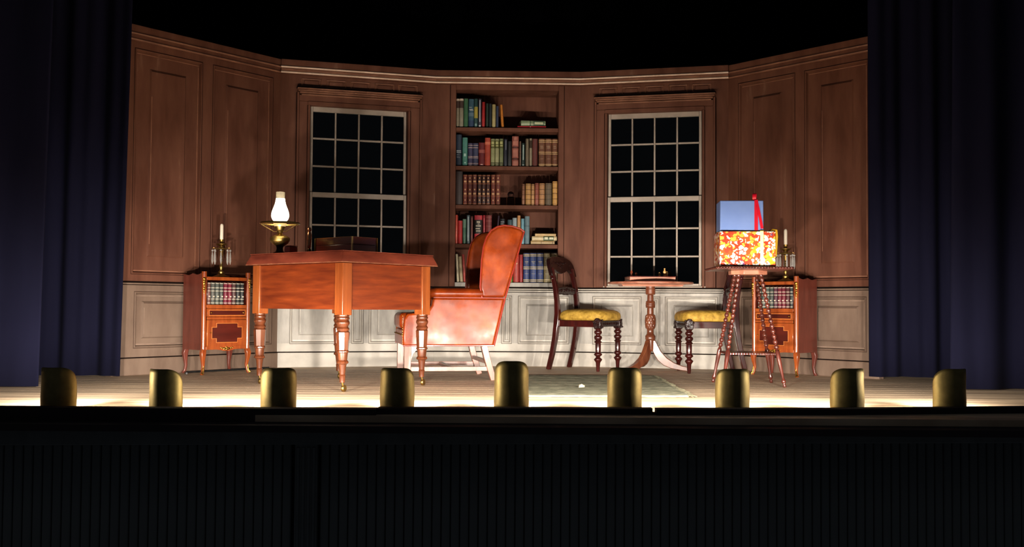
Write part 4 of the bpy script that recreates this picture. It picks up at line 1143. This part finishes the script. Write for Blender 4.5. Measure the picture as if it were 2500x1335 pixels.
# game board box
gb = empty('chess_board', (TX-0.018, TY-0.09, TZ), R(3)); tag(gb, 'reddish wooden chess board box on the tripod table', 'chess board')
box(-0.176, 0.176, -0.12, 0.12, 0.0005, 0.034).build('board_case', 'board_red', gb, bevel=0.002)
mb = MB(); 
box(-0.178, 0.178, -0.122, 0.122, 0.0345, 0.040).build('board_top', 'box_wood', gb, bevel=0.001)
def chess(px, prof, mt, label, dy, extra=None):
    P = at(px, 670, TY+dy)
    o = empty('chess_piece', (P.x, TY+dy, TZ+0.0402)); tag(o, label, 'chess piece', 'chess pieces on the board')
    lathe(prof, 18).build('body', mt, o, smooth=True, ang=60)
    if extra: extra(o)
king = [(0.012, 0), (0.013, 0.004), (0.010, 0.009), (0.008, 0.020), (0.0095, 0.030), (0.013, 0.036), (0.011, 0.042), (0.007, 0.050), (0.004, 0.056)]
pawn = [(0.010, 0), (0.011, 0.004), (0.007, 0.010), (0.006, 0.016), (0.009, 0.020), (0.010, 0.026), (0.008, 0.031), (0.003, 0.035)]
mid = [(0.011, 0), (0.012, 0.005), (0.008, 0.010), (0.007, 0.020), (0.010, 0.027), (0.011, 0.034), (0.007, 0.041), (0.003, 0.046)]
def head(z, r_, mt):
    def f(o): MB().sphere((0, 0, z), r_, 12, 8).build('finial', mt, o, smooth=True)
    return f
chess(1542, mid, 'chess_dark', 'taller brown chess piece at the left of the board', -0.05, head(0.048, 0.005, 'chess_dark'))
chess(1553, pawn, 'chess_dark', 'short brown chess piece beside the taller brown one', -0.02)
chess(1610, pawn, 'chess_light', 'short pale chess piece right of centre on the board', -0.05, head(0.029, 0.008, 'chess_light'))
chess(1622.5, king, 'chess_light', 'tall pale chess king at the right of the board', -0.07, head(0.062, 0.007, 'chess_light'))
chess(1628, mid, 'chess_light', 'pale chess piece tucked behind the tall king', -0.01)

# ------------------------------------------------------------------ bobbin table with presents
BX, BY, BR = 1.522, 6.345, R(-2.5)
bt = empty('bobbin_table', (BX, BY, 0), BR); tag(bt, 'square side table on splayed bobbin-turned legs', 'table')
BZ = 0.752
def beads_edge(h, z, r_, n):
    mb = MB()
    for k in range(n):
        t = -h+2*h*(k+0.5)/n
        for (x, y) in ((t, -h), (t, h), (-h, t), (h, t)): mb.sphere((x, y, z), r_, 8, 5, (1.15 if abs(y) == h else 1, 1.15 if abs(x) == h else 1, 1))
    return mb
TH = 0.235
tp = box(-TH, TH, -TH, TH, BZ-0.016, BZ).build('table_top', 'redwood', bt, bevel=0.003)
beads_edge(TH, BZ-0.006, 0.0075, 26).build('bobbin_edge', 'redwood', tp, smooth=True)
octa = [(0.125*math.cos(PI/8+i*PI/4), 0.125*math.sin(PI/8+i*PI/4)) for i in range(8)]
MB().prism(octa, BZ-0.044, BZ-0.016, 'z').build('top_block', 'tabletop', bt, bevel=0.004)
def bobbin_profile(Lh):
    P = [(0.006, 0.0), (0.010, 0.004), (0.011, 0.016), (0.007, 0.024), (0.013, 0.032), (0.0145, 0.040), (0.011, 0.050), (0.008, 0.060), (0.0135, 0.170), (0.014, 0.225), (0.009, 0.240)]
    z = 0.240; k = 14; st = (Lh-0.015-z)/k
    for i in range(k):
        P += [(0.0065, z+0.04*st), (0.0115, z+0.22*st), (0.0145, z+0.45*st), (0.0142, z+0.60*st), (0.0110, z+0.82*st), (0.0065, z+0.97*st)]
        z += st
    P += [(0.012, Lh-0.012), (0.012, Lh)]
    return P
for (sx, sy) in ((-1, -1), (1, -1), (1, 1), (-1, 1)):
    top = Vector((sx*0.070, sy*0.070, BZ-0.044)); bot = Vector((sx*0.192, sy*0.192, 0.0))
    d = top-bot; Lh = d.length
    T = Matrix.Translation(bot) @ d.to_track_quat('Z', 'Y').to_matrix().to_4x4()
    MB().lathe(bobbin_profile(Lh), 18, T).build('leg', 'redwood', bt, smooth=True, ang=75)
SHF = 0.205
hs = 0.192+(0.070-0.192)*SHF/(BZ-0.044)-0.004
sf = box(-hs, hs, -hs, hs, SHF-0.006, SHF+0.006).build('lower_shelf', 'redwood', bt, bevel=0.002)
beads_edge(hs, SHF, 0.007, 18).build('bobbin_edge', 'redwood', sf, smooth=True)
# patterned present
def local_bt(x, y): return (BX+x*math.cos(BR)-y*math.sin(BR), BY+x*math.sin(BR)+y*math.cos(BR))
gx, gy = 1.482, 6.272
G1 = empty('patterned_present', (gx, gy, BZ+0.001), R(-4)); tag(G1, 'gift box in orange and white flowered paper on the bobbin table', 'present')
PW, PD, PH = 0.345, 0.26, 0.222
def wrap_box(w_, d_, h_, mt, name, par):
    return box(-w_/2, w_/2, -d_/2, d_/2, 0, h_).build(name, mt, par, bevel=0.005)
wrap_box(PW, PD, PH, 'pattern', 'wrapped_box', G1)
box(0.078, 0.098, -PD/2-0.0025, -PD/2-0.0005, 0.001, PH).build('ribbon', 'white_ribbon', G1)
box(0.078, 0.098, -PD/2-0.0025, PD/2+0.002, PH+0.0005, PH+0.003).build('ribbon', 'yellow_ribbon', G1)
box(PW/2+0.0005, PW/2+0.0025, -0.012, 0.012, 0.001, PH).build('ribbon', 'yellow_ribbon', G1)
box(-PW/2, PW/2+0.0025, -0.012, 0.012, PH+0.0005, PH+0.002).build('ribbon', 'yellow_ribbon', G1)
for (a, b) in ((Vector((0.150, -0.02, PH+0.004)), 0.9), (Vector((0.145, 0.0, PH+0.004)), -0.4)):
    pts = [a, a+Vector((0.02, -0.03*b, 0.014)), a+Vector((0.045, -0.02*b, 0.010)), a+Vector((0.052, 0.0, -0.03)), a+Vector((0.050, 0.012*b, -0.10)), a+Vector((0.046, 0.02*b, -0.165))]
    MB().sweep(pts, 0, sq=(0.014, 0.0015)).build('ribbon_tail', 'yellow_ribbon', G1, smooth=True)
# blue present
gx2, gy2 = 1.450, 6.262
G2 = empty('blue_present', (gx2, gy2, BZ+PH+0.0055), R(-5)); tag(G2, 'plain blue gift box with red ribbon, stacked on the flowered one', 'present')
QW, QD, QH = 0.268, 0.20, 0.190
wrap_box(QW, QD, QH, 'blue_wrap', 'wrapped_box', G2)
rx = 0.078
box(rx, rx+0.022, -QD/2-0.0025, -QD/2-0.0005, 0.0005, QH).build('ribbon', 'red_ribbon', G2)
box(rx, rx+0.022, -QD/2-0.002, QD/2+0.002, QH+0.0005, QH+0.0025).build('ribbon', 'red_ribbon', G2)
MB().sweep([(rx+0.010, -QD/2-0.004, QH+0.004), (rx+0.022, -QD/2-0.006, QH-0.05), (rx+0.036, -QD/2-0.008, QH-0.12), (rx+0.046, -QD/2-0.010, QH-0.178)], 0, sq=(0.017, 0.0015)).build('ribbon_tail', 'red_ribbon', G2, smooth=True)
bow = MB()
pts = []
for i in range(13):
    a = 2*PI*i/12
    pts.append((rx+0.004+0.004*math.sin(a), -0.085+0.011*math.sin(a), QH+0.024+0.021*-math.cos(a)))
bow.sweep(pts, 0, sq=(0.023, 0.0018))
bow.build('ribbon_bow', 'red_ribbon', G2, smooth=True)

# ------------------------------------------------------------------ inlaid bookcase cabinets
def make_cabinet(label):
    ca = empty('inlaid_cabinet'); tag(ca, label, 'cabinet', 'pair of inlaid cabinets')
    W, Dp = 0.386, 0.27; hw, hd = W/2, Dp/2
    z0, z1 = 0.172, 0.688
    # local: x to the right seen from the front, y to the back
    for s in (-1, 1):
        sx0, sx1 = (-hw, -hw+0.014) if s < 0 else (hw-0.014, hw)
        top = []
        N = 16
        for i in range(N+1):
            t = i/N
            top.append((-hd+0.02+t*(Dp-0.02), 0.716-0.012*abs(math.sin(t*PI*2))-0.004*t))
        poly = [(-hd+0.02, z0)]+top+[(hd, z0)]
        MB().prism(poly, sx0, sx1, 'x').build('side_panel', 'side_wood', ca, bevel=0.001, seg=1)
        mb = MB().lathe([(0.0175, z0-0.004), (0.0175, 0.724)], 24, Matrix.Translation((s*(hw-0.0175), -hd+0.0175, 0)))
        ps = mb.build('corner_post', 'inlay_wood', ca, smooth=True)
        # gilt mounts: bearded mask with drop
        mb = MB()
        P0 = Vector((s*(hw-0.012), -hd+0.004, 0))
        for (z, r_, sc) in ((0.672, .013, (1, .7, 1.1)), (0.655, .011, (1.3, .7, .8)), (0.640, .010, (1.1, .7, 1.4)), (0.622, .008, (.9, .7, 1.3)), (0.606, .010, (1.2, .6, 1)), (0.590, .008, (1, .6, 1.5)), (0.574, .006, (.9, .6, 1.6)), (0.562, .004, (.8, .6, 2.2))):
            mb.sphere((P0.x, P0.y, z), r_, 9, 6, sc)
        mb.build('gilt_mount', 'gilt', ps, smooth=True)
        # cabriole legs front (splayed) and rear
        for (yy, fr) in ((-hd+0.018, 1), (hd-0.018, 0)):
            xx = s*(hw-0.018)
            k = 1 if fr else 0.6
            pts = [(xx, yy, z0+0.004), (xx+s*0.006, yy-0.006*(1 if fr else -1), 0.145), (xx+s*0.004*k, yy-0.004*(1 if fr else -1), 0.105), (xx-s*0.002, yy+0.002, 0.06), (xx+s*0.004, yy-0.004*(1 if fr else -1), 0.022), (xx+s*0.014, yy-0.012*(1 if fr else -1), 0.0)]
            lg = MB().sweep(pts, 0, sq=[(0.034, 0.034), (0.036, 0.036), (0.026, 0.026), (0.019, 0.019), (0.018, 0.018), (0.022, 0.022)]).build('leg', 'inlay_wood' if fr else 'side_wood', ca, smooth=True, bevel=0.004)
            if fr:
                mb = MB()
                mb.sweep([(xx+s*0.002, yy-0.010, 0.062), (xx+s*0.006, yy-0.012, 0.022), (xx+s*0.016, yy-0.019, 0.004)], [0.003, 0.008, 0.011], 8)
                mb.build('gilt_sabot', 'gilt', lg, smooth=True)
    def fb(nm, x0, x1, za, zb, y0, y1, mt, par=ca, bev=0.0015): return box(x0, x1, y0, y1, za, zb).build(nm, mt, par, bevel=bev, seg=1)
    ix = hw-0.034; yf = -hd+0.006
    fb('back_panel', -hw+0.014, hw-0.014, z0, z1, hd-0.012, hd, 'side_wood')
    fb('cabinet_top', -hw+0.014, hw-0.014, 0.672, 0.688, yf, hd-0.012, 'inlay_wood')
    fb('top_rail', -ix-0.004, ix+0.004, 0.664, 0.688, -hd+0.002, yf, 'inlay_wood')
    fb('book_shelf', -hw+0.014, hw-0.014, 0.470, 0.490, yf, hd-0.012, 'inlay_wood')
    fb('cabinet_bottom', -hw+0.014, hw-0.014, z0+0.002, 0.196, yf, hd-0.012, 'inlay_wood')
    fb('niche_liner', -ix, -ix+0.004, 0.492, 0.664, yf, hd-0.013, 'rosewood'); fb('niche_liner', ix-0.004, ix, 0.492, 0.664, yf, hd-0.013, 'rosewood')
    fb('niche_back', -ix, ix, 0.492, 0.664, -0.03, -0.024, 'rosewood')
    fb('rail', -ix, ix, 0.464, 0.491, -hd+0.002, yf, 'inlay_wood')
    fb('rail', -ix, ix, 0.386, 0.404, -hd+0.002, yf, 'inlay_wood')
    # drawer
    dr = fb('drawer', -ix, ix, 0.406, 0.462, -hd+0.0005, yf+0.02, 'inlay_wood')
    fb('stringing', -ix+0.014, ix-0.014, 0.414, 0.454, -hd-0.001, -hd+0.001, 'string', dr, 0)
    fb('drawer_panel', -ix+0.018, ix-0.018, 0.418, 0.450, -hd-0.0022, -hd+0.001, 'rosewood', dr, 0)
    for s in (-1, 1):
        MB().sphere((s*(ix-0.030), -hd-0.008, 0.434), 0.006, 10, 7, (1.6, 1, .8)).build('knob', 'gilt', dr, smooth=True)
    # door with notched rosewood panel
    do = fb('door', -ix, ix, 0.200, 0.384, -hd-0.0005, yf+0.015, 'inlay_wood')
    def notched(a, b, c, d, n1, n2):
        return [(a+n1, c), (b-n1, c), (b-n1, c+n2), (b, c+n2), (b, d-n2), (b-n1, d-n2), (b-n1, d), (a+n1, d), (a+n1, d-n2), (a, d-n2), (a, c+n2), (a+n1, c+n2)]
    MB().prism(notched(-0.122, 0.122, 0.222, 0.362, 0.036, 0.028), -hd-0.002, -hd+0.0005, 'y').build('stringing', 'string', do)
    MB().prism(notched(-0.118, 0.118, 0.226, 0.358, 0.036, 0.028), -hd-0.0034, -hd+0.0005, 'y').build('door_panel', 'rosewood', do)
    fb('stringing', -ix+0.004, -ix+0.007, 0.204, 0.380, -hd-0.0015, -hd+0.001, 'string', do, 0)
    MB().sphere((-0.132, -hd-0.006, 0.294), 0.005, 10, 7, (1.4, 1, .8)).build('knob', 'gilt', do, smooth=True)
    # shaped apron and gilt mount
    ap_ = [(-ix, 0.200), (-ix, 0.176), (-ix+0.03, 0.180), (-0.06, 0.172), (-0.02, 0.164), (0.02, 0.164), (0.06, 0.172), (ix-0.03, 0.180), (ix, 0.176), (ix, 0.200)]
    apn = MB().prism(ap_, -hd+0.001, yf, 'y').build('apron', 'inlay_wood', ca)
    mb = MB()
    for (x, z, r_) in ((0, .176, .011), (-.016, .180, .010), (.016, .180, .010), (-.032, .184, .008), (.032, .184, .008), (-.046, .188, .006), (.046, .188, .006), (0, .188, .008)):
        mb.sphere((x, -hd+0.0, z), r_, 9, 6, (1.4, .6, .8))
    mb.build('gilt_mount', 'gilt', apn, smooth=True)
    return ca
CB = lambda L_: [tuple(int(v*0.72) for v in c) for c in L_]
BOOKC = [(150, 100, 96), (120, 120, 112), (116, 122, 112), (92, 96, 90), (150, 40, 66), (158, 44, 66), (110, 74, 72), (62, 62, 60), (56, 58, 58)]
def cab_books(loc, rz, cols, where, descs):
    ux = Vector((math.cos(rz), math.sin(rz), 0)); uy = Vector((-math.sin(rz), math.cos(rz), 0))
    n = 9; wv = 0.302/9
    for i in range(n):
        p = Vector(loc)+ux*(-0.151+wv*(i+0.5))+uy*(-0.135+0.018)
        p.z = 0.4905
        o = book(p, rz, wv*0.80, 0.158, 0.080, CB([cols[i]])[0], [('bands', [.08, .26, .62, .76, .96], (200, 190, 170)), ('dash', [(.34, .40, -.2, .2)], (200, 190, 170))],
                 '%s book, %s from left %s' % (descs[i], ORD[i], where), 'bound set in the '+where.split(' the ')[-1])
DES = ['dusty pink leather', 'grey leather', 'grey-green leather', 'dark grey leather', 'crimson leather', 'crimson leather', 'brown leather', 'black leather', 'black leather']
cl_loc = Vector((-2.128, 7.108, 0)); cl_r = R(47.5)
cab1 = make_cabinet('inlaid cabinet with gilt mounts beside the desk')
cab1.location = cl_loc; cab1.rotation_euler = (0, 0, cl_r)
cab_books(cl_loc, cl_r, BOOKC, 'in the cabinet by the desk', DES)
cr_loc = Vector((2.012, 7.275, 0)); cr_r = R(-47.4)
cab2 = copy_tree(cab1); cab2['label'] = 'inlaid cabinet with gilt mounts behind the bobbin table'
cab2.location = cr_loc; cab2.rotation_euler = (0, 0, cr_r)
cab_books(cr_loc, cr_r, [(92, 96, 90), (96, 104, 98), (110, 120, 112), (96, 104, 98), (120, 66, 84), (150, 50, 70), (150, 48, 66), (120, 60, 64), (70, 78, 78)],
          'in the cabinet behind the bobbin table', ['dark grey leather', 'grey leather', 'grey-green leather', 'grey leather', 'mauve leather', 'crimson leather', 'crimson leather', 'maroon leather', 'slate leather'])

# candlesticks with lustre drops
def make_candlestick(label):
    cs = empty('lustre_candlestick'); tag(cs, label, 'candlestick', 'candlesticks with glass drops')
    lathe([(0.058, 0), (0.060, 0.004), (0.050, 0.010), (0.030, 0.018), (0.020, 0.026), (0.022, 0.032), (0.022, 0.040), (0.012, 0.046), (0.009, 0.056)], 32).build('base', 'brass', cs, smooth=True)
    lathe([(0.009, 0.054), (0.014, 0.070), (0.014, 0.080), (0.008, 0.094), (0.007, 0.104), (0.0105, 0.112), (0.007, 0.120), (0.0105, 0.128), (0.007, 0.136), (0.0105, 0.144), (0.008, 0.152), (0.013, 0.160), (0.013, 0.190), (0.018, 0.198)], 24).build('stem', 'brass', cs, smooth=True)
    lathe([(0.014, 0.198), (0.044, 0.206), (0.046, 0.210), (0.018, 0.214), (0.016, 0.226), (0.030, 0.234), (0.040, 0.238), (0.040, 0.242), (0.016, 0.246), (0.012, 0.256), (0.017, 0.264), (0.018, 0.272)], 28).build('drip_pan', 'brass', cs, smooth=True)
    lathe([(0.0115, 0.266), (0.0125, 0.276), (0.0125, 0.372), (0.0105, 0.382), (0.005, 0.388)], 20).build('candle', 'candle', cs, smooth=True)
    for i in range(8):
        a = 2*PI*i/8+0.25
        x, y = 0.062*math.cos(a), 0.062*math.sin(a)
        MB().sweep([(0.040*math.cos(a), 0.040*math.sin(a), 0.208), (0.056*math.cos(a), 0.056*math.sin(a), 0.216), (x, y, 0.204)], 0.0016, 5).build('hook', 'brass', cs, smooth=True)
        dp = lathe([(0.001, 0.0), (0.0075, 0.026), (0.0068, 0.060), (0.0040, 0.088), (0.001, 0.092)], 6).build('glass_drop', 'crystal', cs); dp.location = (x, y, 0.092)
        MB().sphere((x, y, 0.193), 0.008, 8, 6).build('glass_bead', 'crystal', cs)
    return cs
k1 = make_candlestick('brass candlestick with glass drops on the cabinet by the desk')
P = at(540, 640, 7.115); k1.location = (P.x, 7.115, 0.689)
k2 = copy_tree(k1); k2['label'] = 'brass candlestick with glass drops half hidden behind the presents'
P = at(1918, 640, 7.24); k2.location = (P.x, 7.24, 0.689); k2.rotation_euler = (0, 0, 0.4)

# ------------------------------------------------------------------ rug
rg = empty('rug'); tag(rg, 'worn grey-green rug lying at centre stage', 'rug')
cor = [on_z(1240, 970.5), on_z(1682, 971), on_z(1592, 920), on_z(1262, 918.5)]
vs = []; fs = []; NX, NY = 40, 44
for j in range(NY+1):
    for i in range(NX+1):
        a, b = i/NX, j/NY
        p = cor[0]*(1-a)*(1-b)+cor[1]*a*(1-b)+cor[2]*a*b+cor[3]*(1-a)*b
        e = min(a, 1-a, b, 1-b)
        jx = random.uniform(-.006, .006) if e == 0 else 0
        wv = 0.0035*math.sin(a*19+b*7)*math.sin(b*23)+0.004*max(0, (a-0.85)/0.15)*abs(math.sin(b*31))
        vs.append((p.x+jx, p.y+jx, 0.007+abs(wv)))
for j in range(NY):
    for i in range(NX):
        q = j*(NX+1)+i; fs.append((q, q+1, q+NX+2, q+NX+1))
MB().add(vs, fs).build('pile', 'rug', rg, smooth=True, solid=0.008, ang=60)
mb = MB()
for j in range(70):
    b = (j+0.5)/70
    p = cor[1]*(1-b)+cor[2]*b
    L_ = random.uniform(0.02, 0.055)
    mb.sweep([(p.x-0.01, p.y, 0.008), (p.x+L_*0.5, p.y+random.uniform(-.008, .008), 0.010), (p.x+L_, p.y+random.uniform(-.015, .015), 0.004)], 0.0032, 5)
o = mb.build('fringe', 'fringe', rg, smooth=True); o['kind'] = 'stuff'
pp = on_z(1420, 953)
mb = MB().add([(-.018, -.012, .001), (.016, -.014, .003), (.020, .012, .010), (-.014, .014, .014), (0, 0, .020)], [(0, 1, 4), (1, 2, 4), (2, 3, 4), (3, 0, 4), (3, 2, 1, 0)])
o = mb.build('paper_scrap', 'cream', None); o.location = (pp.x, pp.y, 0.018); tag(o, 'tiny crumpled white paper scrap on the rug', 'paper')

# cable along the foot of the left flat
tL = (B-A).normalized(); nL = Vector((tL.y, -tL.x))
def along_left(px, off):
    u = U('L', px, 900); p = A0+tL*u+nL*off
    return Vector((p.x, p.y, 0.008))
mb = MB().sweep([along_left(418, 0.20), along_left(428, 0.13), along_left(440, 0.085), along_left(462, 0.085), along_left(500, 0.095), along_left(540, 0.088), along_left(580, 0.092), along_left(640, 0.085)], 0.007, 8)
o = mb.build('cable', 'cable', None, smooth=True); tag(o, 'black cable along the floor behind the cabinet by the desk', 'cable')

# ------------------------------------------------------------------ footlights
SH = [(147.5, 897, 8, 34), (410, 901, 18, 4), (681, 898, -10, 4), (970.5, 898, 6, 0), (1248.5, 881, 0, 0), (1524, 897, 4, 0), (1786.5, 900, -4, -4), (2065.5, 899, -8, 2), (2313.5, 900, -12, -22)]
FLAB = ['brass footlight shell at the far left in front of the curtain', 'second brass footlight shell from the left, in front of the left flat', 'third brass footlight shell from the left, before the desk\'s left leg',
        'fourth brass footlight shell from the left, before the armchair front', 'tallest brass footlight shell, at the middle of the row', 'brass footlight shell before the rug and tripod table',
        'brass footlight shell before the bobbin table\'s left leg', 'brass footlight shell before the right flat, second from the right', 'brass footlight shell at the far right in front of the curtain']
def shell_mesh(h, seed):
    rnd = random.Random(seed)
    r_ = 0.0815; tm = R(90); n = 44; rows_ = 10; rc = 0.085 if h < 0.215 else 0.105
    vs = []; fs = []
    for j in range(rows_+1):
        for i in range(n+1):
            th = -tm+2*tm*i/n
            s = (tm-abs(th))*r_
            drop = 0.0
            if s < rc: drop = rc-math.sqrt(max(0, rc*rc-(rc-s)**2))
            z = (h-drop*0.9)*j/rows_
            rr = r_*(1-0.02*(z/h)**2)+0.0012*math.sin(5*th+seed)+0.0008*math.sin(40*z+seed*2+2*th)
            vs.append((rr*math.sin(th), -rr*math.cos(th), z))
    for j in range(rows_):
        for i in range(n):
            a = j*(n+1)+i; fs.append((a, a+1, a+n+2, a+n+1))
    return MB().add(vs, fs)
for i, (px, py, rot, yaw) in enumerate(SH):
    P = on_z(px, 997, LIPZ)
    yl = lip_y(P.x)+0.165
    X = at(px, 950, yl).x
    ztop = at(px, py, yl-0.07).z
    ft = empty('footlight', (X, yl, 0.0), R(-rot)); tag(ft, FLAB[i], 'footlight', 'brass footlights along the stage edge')
    shell_mesh(ztop-0.012, i+1).build('shell', 'brass_shell', ft, smooth=True, solid=0.002, ang=80).location = (0, 0, 0.012)
    lathe([(0.070, 0.0005), (0.070, 0.010), (0.066, 0.012)], 32).build('base_plate', 'dark_bronze', ft, smooth=True)
    lathe([(0.020, 0.012), (0.020, 0.104), (0.016, 0.108)], 20).build('lampholder', 'dark_bronze', ft, smooth=True)
    lathe([(0.014, 0.108), (0.026, 0.124), (0.030, 0.142), (0.026, 0.158), (0.012, 0.168), (0.003, 0.170)], 24).build('bulb', 'bulb', ft, smooth=True)
    ld = bpy.data.lights.new('footlight_beam', 'SPOT')
    ld.energy = FOOT_W*(1.35, 1.3, 1.1, 0.95, 0.95, 0.95, 1.0, 1.05, 0.8)[i]; ld.color = FOOT_COL
    ld.spot_size = R(FOOT_CONE); ld.spot_blend = 1.0; ld.shadow_soft_size = 0.03
    lo_ = bpy.data.objects.new('footlight_beam', ld); C.objects.link(lo_); lo_.parent = ft
    lo_.location = (0, 0.040, 0.135)
    lo_.rotation_euler = (R(90+FOOT_AIM), 0, R(rot+yaw))
